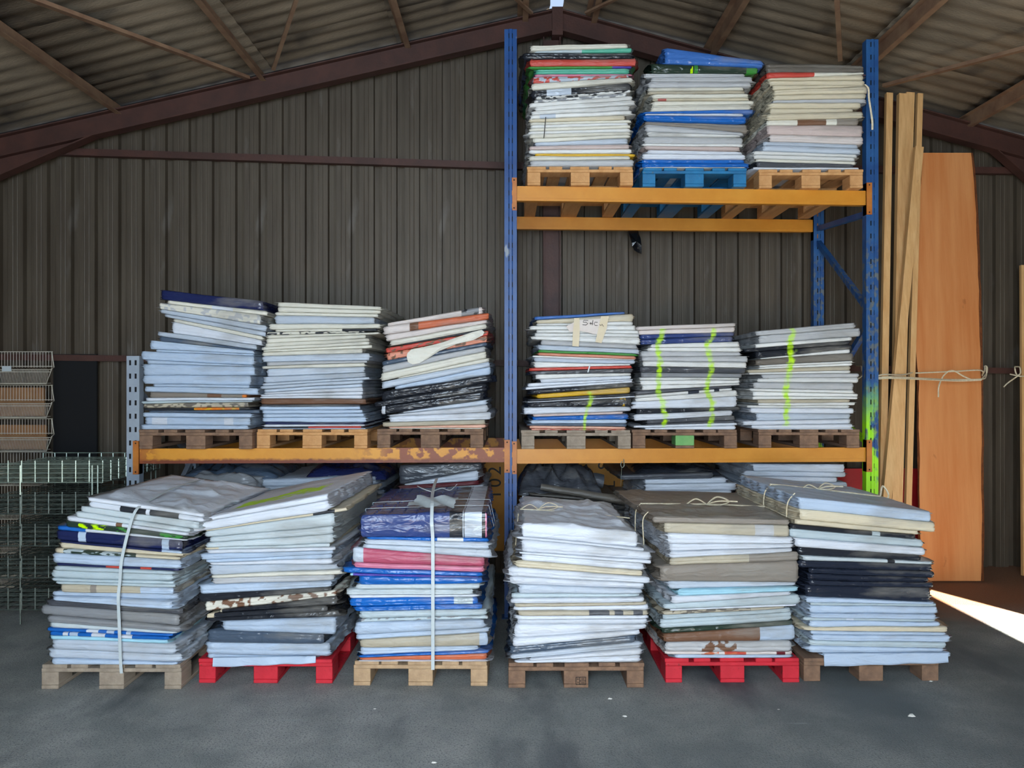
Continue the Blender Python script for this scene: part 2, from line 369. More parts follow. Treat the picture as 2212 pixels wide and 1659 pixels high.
# ------------------------------------------------------------------ racking
def upright(name, px, Yf, ztop, m, parent, wd=.095, dp=.07, slots='two', face=-1, lab=None):
    """front face with real slots; runs from the floor to ztop"""
    X = (px-1106)/F*Yf; x0 = X-wd/2; pitch = .1; n = int(ztop/pitch)
    if slots == 'two': xs = [0,.33,.40,.60,.67,1]; hol = (1,3)
    else: xs = [0,.20,.36,.64,.80,1]; hol = (1,3)
    xs = [x0+wd*a for a in xs]; yy = [Yf, Yf, Yf-.006*(slots=='two'), Yf-.006*(slots=='two'), Yf, Yf]
    zs = []
    for k in range(n+1):
        for a in (0, .03, .068):
            z = k*pitch+a
            if z < ztop: zs.append(z)
    zs.append(ztop)
    V = [(x, y, z) for z in zs for x, y in zip(xs, yy)]; Fs = []
    for j in range(len(zs)-1):
        ishole = (j % 3 == 1) and zs[j+1]-zs[j] < .05
        for i in range(5):
            if ishole and i in hol: continue
            a = j*6+i; q = (a, a+1, a+7, a+6); Fs.append(q if face < 0 else q[::-1])
    mb = MB().add(V, Fs)
    mb.box((x0,Yf+.001,0),(x0+.003,Yf+dp,ztop)); mb.box((x0+wd-.003,Yf+.001,0),(x0+wd,Yf+dp,ztop))
    mb.box((x0+.003,Yf+dp-.003,0),(x0+.02,Yf+dp,ztop)); mb.box((x0+wd-.02,Yf+dp-.003,0),(x0+wd-.003,Yf+dp,ztop))
    u = mb.obj('upright', m, parent)
    b = MB().box((x0+.01,Yf+.02,.0),(x0+wd-.01,Yf+.024,ztop-.01)).obj('slot_shade_sheet', M_dark, u)  # dark sheet behind the slots, stands in for shade inside the hollow profile
    MB().box((x0-.02,Yf-.02,0),(x0+wd+.02,Yf+dp+.02,.006)).obj('base_plate', m, u)
    return X
def frame_(px, Yf, dep, zt, ztr, m, label, braces):
    X = (px-1106)/F*Yf
    r = empty('rack_frame', (X, Yf, 0), label, 'rack frame', 'upright frames of the racking')
    upright('upright', px, Yf, zt, m, r, slots='one' if m is M_greyup else 'two')
    Yr = Yf+dep-.07; pr = 1106+X*F/Yr
    upright('upright', pr, Yr, ztr, m, r, slots='one' if m is M_greyup else 'two')
    for (z0, z1) in braces:          # front z -> rear z
        MB().bar((X, Yf+.06, z0), (X, Yr+.01, z1), .04, .045).obj('brace', m, r)
    return r, X
Rg, Xg = frame_(287, 5.75, 1.1, 2.0, 2.0, M_greyup, 'grey painted rack frame with teardrop slots at the end of the racking', [(.3,.3),(.35,1.1),(1.75,1.15),(1.85,1.85)])
Rm, Xm = frame_(1103, 5.87, 1.1, 4.50, 4.50, M_blue, 'tall blue rack frame standing between the two bays', [(.3,.3),(.35,1.2),(2.1,1.25),(2.15,3.0),(3.9,3.05)])
zf = lambda y, Y: CH-(y-829.5)/F*Y
Rr, Xr = frame_(1884.5, 6.02, 1.12, zf(85,6.02), 3.9, M_blue2, 'worn blue rack frame sprayed lime green, beside the pine battens', [(zf(462,6.1), zf(495,7.1)), (zf(670,6.1), zf(525,7.1)), (zf(700,6.1), zf(880,7.1)), (zf(955,6.1), zf(880,7.1)), (.3,.3)])
def beam(x0, x1, Y0, Y1, ztop, m, label, h=.112, plates=True, group='beams of the racking'):
    r = empty('rack_beam', ((x0+x1)/2, (Y0+Y1)/2, ztop-h), label, 'rack beam', group)
    MB().bar((x0,Y0+.025,ztop-h/2),(x1,Y1+.025,ztop-h/2), .05, h).obj('box_section', m, r)
    MB().bar((x0,Y0-.0015,ztop-h*.80),(x1,Y1-.0015,ztop-h*.80), .003, .006).obj('pressed_rib', m, r)
    for x, Y, s_ in ((x0,Y0,-1),(x1,Y1,1)):
        a = x if s_ > 0 else x-.042
        pl = MB().box((a, Y-.018, ztop-.19),(a+.042, Y-.012, ztop+.06)).box((a+(.036 if s_<0 else 0), Y-.013, ztop-.19),(a+(.042 if s_<0 else .006), Y+.05, ztop+.06)).obj('end_plate', M_plate, r)
        hb = MB()
        for z in (ztop-.172, ztop+.042):
            hb.tube([(a+.021,Y-.0185,z),(a+.021,Y-.017,z)], .006, 8)
        hb.obj('bolt_hole', M_dark, pl)
    return r
hw = .0475
ZM = 1.300; ZU = 3.306
def yb(X): return yrack(X)-.004
beam(Xg+hw, Xm-hw, 5.755, 5.865, 1.305, M_orange_rust, 'rusty orange front beam of the lower bay beside the wire trays')
beam(Xg+hw, Xm-hw, 6.85, 6.90, 1.305, M_orange_rust, 'rusty orange rear beam hidden behind the three stacks of the lower bay')
beam(Xm+hw, Xr-hw, 5.885, 6.03, 1.292, M_orange, 'orange front beam under the lime-sprayed stacks')
beam(Xm+hw, Xr-hw, 6.95, 7.08, 1.292, M_orange, 'orange rear beam behind the lime-sprayed stacks')
beam(Xm+hw, Xr-hw, 5.885, 6.03, ZU, M_orange, 'orange front beam carrying the top shelf pallets')
beam(Xm+hw, Xr-hw, 6.96, 7.09, ZU, M_orange, 'orange rear beam seen underneath the top shelf pallets')

# ------------------------------------------------------------------ pallets
cache = {}
def piece(name, dx, dy, dz, m, parent, loc, rz=0):
    k = (round(dx,3), round(dy,3), round(dz,3), m.name, name)
    if k not in cache:
        V, Fs = cbox(dx, dy, dz); cache[k] = mkmesh(name, V, Fs, m)
    o = bpy.data.objects.new(name, cache[k]); COL.objects.link(o); o.parent = parent; o.location = loc
    if rz: o.rotation_euler = (0,0,rz)
    return o
def pallet(X, Yf, z, m, label, W=.80, D=1.12, bottom=True, mid=None, mblock=None, seed=0, group='pallets', topm=None, bw=.1):
    r = empty('pallet', (X, Yf+D/2, z), label, 'pallet', group); rr = random.Random(seed)
    topm = topm or m
    bz = .022 if bottom else 0; bh = .078 if bottom else .095; cx = (W-bw)/2
    r.rotation_euler = (0,0,rr.uniform(-.012,.012))
    for i, x in enumerate((-cx, 0, cx)):
        if bottom: piece('bottom_board', .1 if i != 1 else .145, D, .022, m, r, (x, 0, 0))
        for j, y in enumerate((-D/2+.075, 0, D/2-.075)):
            piece('block', bw if i != 1 else .145, .145, bh-.001, (mblock if (mblock and i == 1 and j == 0) else m), r, (x, y, bz+.0005))
    for j, y in enumerate((-D/2+.073, 0, D/2-.073)):
        piece('stringer_board', W, .145, .022, m, r, (0, y, bz+bh))
    for i, (x, wd) in enumerate(((-(W-.145)/2,.145),(-.185*W/.8,.1),(0,.145),(.185*W/.8,.1),((W-.145)/2,.145))):
        piece('deck_board', wd, D-rr.uniform(0,.012), .022, topm, r, (x+rr.uniform(-.006,.006), rr.uniform(-.004,.004), bz+bh+.022))
    return r
PH = .144
# ------------------------------------------------------------------ folded tarps
CC = dict(w='#d3d8e1', W='#dfdfdc', l='#b4c5da', e='#b4c2c8', E='#c2ccd0', c='#d3c7ad', C='#dcd8ca', g='#b9babc', G='#85878b', d='#4a4c52', k='#25282f', s='#4c5a6c', n='#1e2650',
          b='#1a66bc', p='#b5526b', P='#cf7c96', r='#c4483c', o='#cc6a45', y='#d8ab2c', m='#55ad93', v='#3f8c3a', V='#2a3a30', L='#c0f000', t='#8b8278', T='#6a635a', B='#76543f',
          i='#b7ad98', h='#d98d73', H='#e0ab94', q='#a3d4e6', x='#5040a0', R='#6a2028', O='#e07a20', S='#bac4d1', u='#3f6fb8', N='#35457a', f='#d8cdc8', F='#c7b4ae', K='#242a38')
CN = dict(w='white', W='white', l='pale blue', e='pale grey-green', E='off-white', c='cream', C='cream-white', g='light grey', G='grey', d='dark grey', k='black', s='slate grey', n='navy blue', b='bright blue',
          p='rose', P='pink', r='red', o='brick orange', y='mustard yellow', m='teal', v='green', V='dark green', L='lime', t='taupe', T='dark taupe', B='brown', i='beige', h='salmon', H='peach', q='icy blue',
          x='purple', R='dark red', O='orange', S='silvery grey', u='mid blue', N='royal blue', f='pinkish white', F='dusty pink', K='glossy black')
CL = {k: np.array(s2l(v)) for k, v in CC.items()}
GLOSS = set('nbkKsdNuxV')
# each row: top edge at its left end, top edge at its right end, left x, right x, colour, [segments x0:x1:colour]; numbers read off an enlarged view
STACKS = [
 dict(id='A', Y=4.50, o=(0,980), s=3.0717, mat=M_woodg, fl=1, z=0, px=(88,391), where='strapped floor stack beside the wire trays', rows='''
290 400 575 1345 w
318 428 580 1340 w 790:1180:k 960:985:w
352 458 520 1310 E
384 500 490 1250 E
415 530 430 1240 w 760:800:B
447 552 430 1240 V 520:700:V/L 760:860:V/v 1060:1210:V/v
480 572 375 1230 w 375:560:b
507 582 360 1200 n 510:560:l 1065:1112:l
578 652 390 1200 n 1070:1200:l
592 668 385 1200 c
628 690 360 1190 c 420:900:V/e
660 708 350 1200 l
727 765 370 1180 n 700:795:r 930:1003:r
745 780 360 1150 e
775 803 330 1140 e
828 850 340 1150 e
848 868 370 1160 e
866 890 400 1150 i 600:640:t 930:1150:l
918 938 335 1160 l
945 978 350 1145 l
970 1040 300 1200 d
1010 1075 262 1180 G
1075 1150 310 1190 G
1120 1185 320 1160 E
1157 1200 310 1140 b 570:650:w 705:755:l 835:865:l
1180 1215 325 1120 b 420:455:w 465:520:l 610:700:w 790:880:w
1207 1235 335 1110 q
1232 1262 340 1165 S
1300 1335 315 1200 S
1360 1385 340 1170 l''', end=(1402,1412)),
 dict(id='B', Y=4.59, o=(380,980), s=3.1905, mat=M_redp, fl=1, z=0, px=(430,720), where='floor stack with lime paint on top', rows='''
440 275 195 1050 w
487 322 100 1050 w
530 375 200 1170 c 940:1090:k
540 408 195 1090 E
577 500 230 1080 E
616 556 205 1080 E
652 620 200 1060 c 290:1060:E
664 642 215 1100 w
690 668 170 1080 l
732 692 200 1070 l
752 725 230 1070 w
770 765 232 1110 S
838 798 245 1145 C
858 832 248 1085 g
905 880 165 1070 l
970 922 155 1070 k
1022 945 195 1105 C/B
1082 985 300 1110 k 300:315:c
1102 1050 215 1045 k 215:265:c
1136 1085 210 1120 k
1155 1130 320 1105 l
1215 1243 215 1020 s
1303 1312 205 1060 l
1388 1400 210 960 l''', end=(1440,1430)),
 dict(id='C', Y=4.55, o=(700,980), s=3.1905, mat=M_wood, fl=1, z=0, px=(765,1055), where='strapped stack under the brick-patterned tarp', rows='''
425 400 250 1130 N 865:955:k 955:1088:S 962:968:k 1088:1112:k 1112:1122:P
575 582 300 1130 b 780:960:w
592 610 280 1135 S
626 663 265 1155 S
648 720 195 1105 p 195:268:S
752 785 205 1100 P
785 823 135 1090 b
824 848 180 1060 x 180:200:q
842 856 240 1090 b
905 898 215 1070 E
938 935 150 1025 E
980 975 175 1050 w
1000 992 175 1060 b 895:1025:e
1055 1037 210 1090 b
1090 1075 240 1120 e
1142 1120 250 1130 e 250:1130:e/G
1168 1146 210 1105 l
1253 1200 215 1135 l
1290 1238 245 1130 i 1070:1130:l
1345 1328 245 1060 l
1398 1358 240 1130 b
1412 1380 240 1120 o
1438 1430 240 1125 w''', end=(1462,1445)),
 dict(id='D', Y=4.52, o=(1050,980), s=3.19, mat=M_wood2, fl=1, z=0, px=(1097,1390), where='crumpled white floor stack', rows='''
480 545 245 1050 w
572 655 215 1090 w
592 680 245 1135 w
676 735 230 1135 w
692 757 245 1090 w
738 810 205 1080 c
782 855 155 1130 w
850 895 165 1090 w
903 935 225 1075 S
965 968 175 1060 e
1000 990 170 1090 w
1035 1025 200 1105 i
1060 1045 190 1120 w
1087 1082 225 1115 i 710:850:d 885:945:d 1015:1080:d
1120 1115 215 1120 w
1150 1140 215 1110 w
1182 1180 195 1105 w
1275 1215 185 1060 w
1335 1250 165 1030 s
1390 1300 170 1075 S
1415 1345 300 1075 w
1430 1390 200 1065 w''', end=(1448,1437)),
 dict(id='E', Y=4.60, o=(1340,980), s=3.19, mat=M_redp, fl=1, z=0, px=(1437,1727), where='taupe-topped floor stack on the red pallet', rows='''
436 455 225 1170 t
480 496 305 1170 i 930:1060:g
548 577 330 1190 w
622 622 345 1195 w
676 652 345 1190 w
724 678 345 1230 i 890:1230:t
776 740 275 1232 t
880 890 340 1220 S
937 915 400 1225 q
985 950 355 1175 w
1040 972 305 1240 e
1074 1040 345 1215 w
1088 1056 300 1135 i 360:900:i/T
1114 1068 295 1180 e
1150 1098 280 1190 e
1212 1158 290 1195 V
1246 1185 300 1205 B 965:1205:l
1302 1290 310 1180 g 560:800:g/B
1366 1365 310 1190 f 560:680:f/o 720:870:r/o 1080:1140:R
1388 1392 380 1190 l''', end=(1402,1412)),
 dict(id='F', Y=4.62, o=(1580,980), s=3.1907, mat=M_wood2, fl=1, z=0, px=(1735,2028), where='tall floor stack by the timber slab', rows='''
300 400 465 1385 l
383 478 475 1410 c
452 535 440 1300 c
487 562 410 1280 k 975:1030:e
520 600 410 1335 e
582 652 440 1340 w
645 702 460 1310 k
702 745 495 1385 E 1075:1125:k
735 765 465 1385 K
790 815 540 1405 K
827 860 530 1370 K
876 895 540 1400 K
910 930 520 1380 K
992 1028 520 1400 l
1030 1040 550 1420 e
1050 1056 545 1425 l
1103 1105 550 1410 l
1134 1145 505 1415 e 800:850:w
1155 1166 545 1450 l
1200 1198 510 1500 c
1226 1238 555 1480 l
1250 1256 560 1510 l
1290 1303 545 1485 e
1326 1345 540 1470 l
1375 1372 640 1520 l''', end=(1462,1440)),
 dict(id='G', Y=5.72, o=(260,600), s=3.7706, mat=M_wood2, z=1.305, px=(300,545), where='navy-topped stack on the middle shelf', rows='''
95 187 320 1155 n
182 268 375 1190 C 740:910:w
202 300 310 1140 C/g
252 386 315 1180 S
292 438 355 1180 S
330 474 425 1150 C
356 506 415 1145 w
434 546 300 1110 S
474 584 310 1090 s
508 594 240 1085 l
582 622 285 1080 l
596 634 160 1080 l
668 714 215 1080 l
700 724 180 1090 l
792 796 175 1055 l
864 874 260 1045 l
884 900 190 1115 l
930 952 235 1025 t 705:820:B 990:1025:O
978 975 200 1085 w
1004 1000 175 1070 e
1026 1012 180 1035 i/T
1062 1056 190 1050 k 600:970:O/y
1080 1076 230 1130 s
1096 1106 175 1060 l
1136 1142 190 1050 l 250:375:w 840:915:w
1196 1206 160 1030 l''', end=(1236,1236)),
 dict(id='H', Y=5.77, o=(540,630), s=4.0469, mat=M_wood3, z=1.305, px=(555,795), where='straight cream-white stack on the middle shelf', rows='''
88 128 235 1140 C
130 162 240 1140 C
176 192 215 1115 C
206 222 215 1085 S
280 280 165 1135 C
332 320 220 1110 C 805:1110:k
352 344 145 1000 C/k
380 353 135 1120 C
410 374 135 1010 C
450 404 130 1035 C
484 434 100 1040 C
512 464 110 1060 C
528 496 100 980 C
562 536 105 1045 S
614 600 145 1020 g
650 622 105 1000 C
674 656 145 1000 S
742 706 115 1000 S
800 746 110 1040 S
826 772 90 985 S
852 802 115 975 S
880 834 120 980 w
898 872 90 985 w
916 902 85 975 w
934 936 90 1010 B
986 986 95 960 d
1004 1002 75 960 l
1036 1032 100 980 l
1070 1062 110 990 l
1102 1094 100 1010 l
1142 1146 130 990 n
1162 1160 120 1000 w
1184 1174 95 990 k 510:970:r
1198 1194 105 1005 l''', end=(1222,1222)),
 dict(id='I', Y=5.82, o=(780,640), s=4.147, mat=M_wood2, z=1.305, px=(815,1045), where='leaning shelf stack beside the blue upright', rows='''
238 92 235 1085 f 900:1055:G/k
272 148 200 1145 f 435:515:B 515:1145:o
342 206 220 1125 f
396 242 260 1120 C
444 292 380 1110 k
462 306 220 1140 r/B
506 350 230 1130 h/B
582 408 190 1125 s
622 446 190 1110 g
688 492 175 1120 C
738 548 330 1145 C
768 584 185 1150 S
808 626 300 1160 l
856 700 185 1165 k
948 776 120 1120 k
986 852 180 1100 k 180:215:w
1050 926 370 1125 S
1062 972 250 1135 w
1076 1036 250 1160 w
1130 1108 190 1110 i
1184 1150 250 1110 H
1220 1182 255 1080 C''', end=(1262,1234)),
 dict(id='J', Y=5.88, o=(1100,660), s=4.74, mat=M_woodg, z=1.292, px=(1125,1362), where='taped stack on the middle shelf', rows='''
115 64 260 1180 u
148 80 280 1275 c
184 160 280 1270 W
206 202 210 1300 W
246 254 280 1330 W
276 288 265 1335 W
312 322 225 1340 W
350 398 325 1310 g
400 446 300 1330 S
454 494 300 1295 v
480 518 300 1295 h
508 552 240 1290 W
530 560 255 1290 S
576 600 260 1240 W
640 614 205 1255 r
672 640 210 1265 d
704 688 270 1245 W
752 716 320 1250 w
795 752 195 1270 w
836 766 170 1260 w
860 790 215 1270 k
908 836 285 1240 y
956 896 190 1280 k
984 924 190 1290 w
996 942 190 1250 k 1130:1190:k/y
1044 1034 150 1250 w
1114 1086 250 1165 F
1140 1112 240 1225 b
1174 1168 225 1205 l
1212 1208 180 1205 s
1232 1240 210 1190 H
1262 1276 230 1180 r/H''', end=(1286,1290), spray=[[(820,880),(835,960),(810,1040),(785,1120),(770,1200),(765,1330)]], sw=26),
 dict(id='K', Y=5.93, o=(1340,680), s=5.0267, mat=M_wood2, z=1.292, px=(1367,1593), where='shelf stack with two lime spray lines', green=1, rows='''
130 85 170 1250 f
172 128 180 1245 f
216 188 215 1240 N
264 228 220 1225 N
320 286 335 1300 W
356 350 300 1310 W
392 404 235 1310 g
458 446 240 1390 g
504 514 245 1370 W
560 576 215 1360 d
624 634 230 1330 G
680 682 215 1300 W
712 706 220 1305 W
766 742 240 1300 W
826 770 165 1210 d
874 796 160 1215 W 735:855:K 1020:1075:K
906 818 165 1270 W
946 884 120 1275 w
1024 1002 180 1300 k
1084 1036 150 1220 w
1146 1092 290 1250 d
1186 1148 290 1250 d
1204 1172 150 1275 w
1226 1202 270 1255 w''', end=(1252,1247), spray=[[(455,150),(440,250),(400,340),(430,500),(430,650),(415,760),(410,860),(470,950),(470,1040),(490,1100),(490,1150),(470,1220)],[(1010,140),(1010,240),(945,330),(985,500),(995,600),(960,700),(940,850),(1000,930),(1000,1050),(1000,1120),(975,1220)]], sw=38),
 dict(id='L', Y=5.97, o=(1580,680), s=5.028, mat=M_wood2, z=1.292, px=(1640,1858), where='shelf stack with one lime spray line', rows='''
175 85 270 1350 g
226 140 310 1415 g
315 238 265 1310 W
368 278 150 1300 k
400 322 270 1310 k
468 370 330 1300 W
486 410 270 1330 T
546 498 310 1320 W
570 522 310 1320 W
596 552 185 1300 i
628 602 200 1300 W
646 634 340 1390 g
690 678 290 1390 W
732 740 240 1330 g
798 818 210 1330 W
830 858 240 1390 W
882 892 240 1380 W
922 918 290 1290 i
960 950 300 1350 W
986 984 180 1290 W
1012 1014 215 1340 w
1068 1074 280 1300 S
1154 1130 130 1300 w
1200 1182 220 1310 w
1238 1236 300 1320 w''', end=(1274,1276), spray=[[(655,130),(670,200),(640,300),(645,400),(650,520),(625,650),(610,750),(600,850),(620,950),(605,1050),(600,1130),(590,1210)]], sw=45),
 dict(id='M', Y=5.86, o=(1080,60), s=3.95, mat=M_wood3, z=ZU, px=(1138,1367), where='top-shelf stack with a red sheet', rows='''
145 130 260 1090 C
190 166 300 1125 e 700:1125:m
206 202 200 1125 k
262 258 255 1160 r 255:1160:r/r
322 320 250 1125 v 960:1125:x
344 338 310 1105 m
388 384 300 1130 P
414 396 280 1100 S/r
474 420 270 1130 C
528 460 270 1115 k 400:610:S
588 530 310 1115 W/k
610 552 290 1085 G/W
640 576 250 1130 W
672 612 300 1150 W
710 656 270 1110 W
742 700 260 1125 W 340:475:S
775 740 245 1070 c
800 780 260 1120 C
828 802 260 1095 W
856 828 250 1110 C
880 854 245 1110 W
906 884 255 1110 C
940 910 280 1110 C
976 938 300 1090 S
1006 986 250 1105 F
1034 1030 250 1125 W
1068 1070 300 1155 y
1092 1092 250 1110 C
1132 1124 260 1140 g''', end=(1158,1154)),
 dict(id='N', Y=5.90, o=(1360,80), s=3.7719, mat=M_bluep, z=ZU, px=(1387,1612), where='top-shelf stack on the blue pallet', rows='''
80 188 290 1090 u
205 238 180 1050 V 500:520:V/L 530:560:v 960:1050:v
288 288 120 950 g
324 322 175 1000 g
360 365 160 990 g
410 406 150 930 C
440 432 150 945 i
462 458 185 970 C
500 492 190 970 c 230:300:r
518 512 190 1015 C
556 540 180 990 C
610 590 115 1005 b
622 624 130 925 w
636 644 115 950 b
682 702 130 970 t
706 772 130 930 g
768 800 150 900 W
806 812 120 930 g
862 868 110 925 W
886 892 125 900 F
912 928 150 925 w
946 958 105 945 w
992 996 105 940 b
1022 1024 105 975 b
1062 1066 135 935 W''', end=(1086,1088)),
 dict(id='O', Y=5.94, o=(1600,80), s=3.7706, mat=M_wood3, z=ZU, px=(1642,1866), where='top-shelf stack beside the worn blue upright', rows='''
203 222 215 1010 T
284 284 215 1005 r 600:1005:C
332 302 230 1005 c
346 346 245 1020 c
384 388 265 1035 c
425 396 280 1035 c
468 452 275 1030 c
508 490 270 1030 g
528 528 245 985 c
572 574 245 925 c
626 602 215 1000 c
676 656 215 960 C 465:700:B 785:960:t
716 714 215 1000 F
788 810 240 1000 f
842 870 190 965 S
874 904 185 980 S
920 948 115 960 W
950 972 115 940 W
986 1008 130 950 C
1012 1036 130 920 d
1058 1064 105 960 w''', end=(1104,1096)),
]
# rear row on the floor, under the beams: rows in photo pixels, only what shows above the front row
REAR = [
 dict(id='RA', Y=5.98, px=(330,560), mat=M_wood2, where='dark stack behind the strapped stack', rows='''
1034 1030 370 565 G
1052 1056 340 560 S
1070 1074 348 560 n
1080 1084 345 560 G''', cr=.03),
 dict(id='RB', Y=6.00, px=(590,815), mat=M_wood2, where='shadowed stack behind the lime-painted stack', rows='''
1036 1030 563 810 S
1052 1046 570 820 S
1062 1058 600 830 s
1074 1070 600 830 t''', cr=.025),
 dict(id='RC', Y=6.03, px=(862,1044), mat=M_wood2, where='shadowed stack behind the brick-patterned tarp', rows='''
1005 1000 862 1040 d
1045 1016 875 1033 w
1050 1038 862 1034 R
1058 1048 870 1044 w
1066 1060 870 1046 w''', cr=.01),
 dict(id='RD', Y=6.04, px=(1125,1330), mat=M_wood2, where='shadowed stack in front of the yellow sign', rows='''
1066 1080 1145 1340 T
1070 1090 1140 1350 k''', cr=.035),
 dict(id='RE', Y=6.06, px=(1375,1590), mat=M_wood2, where='shadowed stack behind the taupe-topped stack', rows='''
1026 1020 1340 1540 d
1036 1032 1395 1570 w
1047 1044 1395 1594 w
1062 1060 1388 1582 w
1072 1070 1390 1585 w''', cr=.012),
 dict(id='RF', Y=6.09, px=(1625,1830), mat=M_wood2, where='pale rear stack by the red board', rows='''
1002 1003 1628 1824 w
1018 1020 1610 1828 w
1029 1031 1625 1808 w
1040 1042 1600 1830 S
1056 1056 1605 1830 G''', cr=.01),
]
def parse(rows):
    out = []
    for ln in rows.strip().split('\n'):
        t = ln.split(); segs = []
        for sg in t[5:]:
            a, b, c = sg.split(':'); segs.append((float(a), float(b), c))
        out.append([float(t[0]), float(t[1]), float(t[2]), float(t[3]), t[4], segs])
    return out
def wave1(rng, n, amp, fmin=1, fmax=6):
    cs = [(rng.uniform(fmin, fmax), rng.uniform(0, 6.28), rng.uniform(.4, 1)) for _ in range(n)]
    tot = sum(c[2] for c in cs)
    return lambda x: amp*sum(a*np.sin(f*x+p) for f, p, a in cs)/tot
def vnoise(x, y, seed):
    return (np.sin(x*2.1+seed)*np.cos(y*1.7-seed*1.3)+np.sin(x*4.3-y*3.1+seed*2.1)*.6+np.sin(x*9.7+y*7.3+seed*.7)*.35)/1.95
_L = np.random.RandomState(5).rand(64, 64)
def lat(x, y, o=0):
    x = x+o*.37+50; y = y+o*.91+50; i = np.floor(x).astype(int); j = np.floor(y).astype(int); a = x-i; b = y-j
    g = lambda p, q: _L[p % 64, q % 64]
    return (g(i,j)*(1-a)+g(i+1,j)*a)*(1-b)+(g(i,j+1)*(1-a)+g(i+1,j+1)*a)*b
def crumple(X, Y, rng, amp, k=26):
    z = np.zeros_like(X)
    for i in range(k):
        a = rng.uniform(0, math.pi); f = rng.uniform(4, 14); p = rng.uniform(0, 6.28); cx = rng.uniform(X.min(), X.max()); cy = rng.uniform(Y.min(), Y.max())
        d = (X-cx)*math.cos(a)+(Y-cy)*math.sin(a); r2 = (X-cx)**2+(Y-cy)**2
        z += amp*(1-np.abs(np.sin(d*f+p)))**2*np.exp(-r2/rng.choice((.015, .03, .08)))*rng.uniform(-.4, .9)
    return z
def make_sheet(rng, X0, X1, Yf, D, zt, zb, row, top=None, crum=.0, spray=None, x2w=None, w2px=None, coarse=False, brick=False, tint=1.0, flr_=(0,0)):
    """closed folded-cloth slab; zt,zb: functions of x giving its upper and lower surface"""
    code, segs = row[4], row[5]
    xs = list(np.linspace(X0, X1, 24 if coarse else (70 if top else 40)))
    for a, b, c in segs:
        a, b = x2w(a), x2w(b)
        for v in (a-.0012, a+.0012, b-.0012, b+.0012):
            if X0 < v < X1: xs.append(v)
        if '/' in c: xs += [v for v in np.arange(a, b, .008) if X0 < v < X1]
    if '/' in code: xs += [v for v in np.arange(X0, X1, .009)]
    if spray:
        for path, sw in spray:
            ym = .5*(row[0]+row[1]); sx = np.interp(ym, [p[1] for p in path], [p[0] for p in path])
            a = x2w(sx-sw*1.3); b = x2w(sx+sw*1.3); xs += [v for v in np.arange(a, b, .0035) if X0 < v < X1]
    if brick: xs += list(np.linspace(X0, X1, 150))
    xs = np.array(sorted(set(np.round(xs, 5)))); nf = len(xs)
    th = max(.004, float(np.mean(zt(xs)-zb(xs))))
    ns = 14 if coarse else (44 if top else 24)
    # corners
    f0 = rng.uniform(-.010, .012); fs = rng.uniform(-.008, .008); bl = rng.uniform(-.03, .012); br = rng.uniform(-.012, .03); bd = rng.uniform(-.02, .02); bl -= flr_[0]; br += flr_[1]
    u = (xs-X0)/(X1-X0)
    wf = wave1(rng, 4, .004, 4, 30)
    front = np.stack([xs, Yf+f0+fs*u+wf(xs)], 1)
    rr_ = min(.012, th*.5); front[0,1] += rr_; front[-1,1] += rr_
    v = np.linspace(0, 1, ns+2)[1:-1]**1.3
    wl = wave1(rng, 5, .011, 8, 60); wr = wave1(rng, 5, .011, 8, 60)
    yf_r = front[-1,1]; yb_ = Yf+D+bd
    flr = rng.uniform(0, .018); fll = rng.uniform(0, .018)
    right = np.stack([X1+(br)*v+wr(v)*np.minimum(1, v*6)+flr*np.sin(v*3.1), yf_r+(yb_-yf_r)*v], 1)
    left = np.stack([X0+(bl)*v+wl(v)*np.minimum(1, v*6)-fll*np.sin(v*3.1), front[0,1]+(yb_-front[0,1])*v], 1)[::-1]
    if top: back = np.stack([X1+br+(X0+bl-X1-br)*(1-u[::-1]), np.full(nf, yb_)], 1)
    else:
        q = np.linspace(0, 1, 6); back = np.stack([X1+br+(X0+bl-X1-br)*q, np.full(6, yb_)], 1)
    per = np.concatenate([front, right, back, left]); n = len(per)
    # outward normals
    d = np.roll(per, -1, 0)-np.roll(per, 1, 0); nr = np.stack([d[:,1], -d[:,0]], 1); nr /= np.maximum(1e-6, np.linalg.norm(nr, axis=1))[:,None]
    isf = np.zeros(n); isf[:nf] = 1
    lay = max(1, min(7, int(round(th/.0070)))); K = max(7, 2*lay+1)
    if isf.any() and '/' in code+''.join(s_[2] for s_ in segs): K = max(K, 8)
    t = np.linspace(0, 1, K)
    bul = min(.38*th, .012)
    pf = -bul*np.abs(2*t-1)**3.4                      # rounded fold on the front
    if th > .026: pf = pf-.004*np.exp(-((t-rng.uniform(.2,.8))/.09)**2)
    ps = np.zeros((K, n))
    dfr = np.clip((per[:,1]-Yf)/.13, 0, 9)
    for k in range(K):
        ps[k] = (-.018 if k % 2 == 0 else 0)+rng.uniform(-.014, .010)+.008*vnoise(per[:,1]*9, np.full(n, k*1.7), rng.uniform(0, 9))
        if k % 2: ps[k] += np.where(per[:,0] > per[:,0].mean(), rng.choice((0, 0, .012, .026)), rng.choice((0, 0, .012, .026)))*rng.uniform(.6, 1.3)*np.exp(-(dfr-rng.uniform(.1, 1.2))**2)
    ps[0] -= .004; ps[-1] -= .004
    off = isf[None,:]*pf[:,None]+(1-isf[None,:])*ps
    XY = per[None,:,:]+nr[None,:,:]*off[:,:,None]
    px_ = XY[:,:,0]
    ZT = zt(np.clip(px_, X0-.02, X1+.02)); ZB = zb(np.clip(px_, X0-.02, X1+.02)); ZB = np.minimum(ZB, ZT-.002)
    Z = ZB+(ZT-ZB)*t[:,None]
    Z[0] += .0006; Z[-1] -= .0006
    V = np.concatenate([XY, Z[:,:,None]], 2).reshape(-1, 3)
    T_ = np.repeat(t, n)
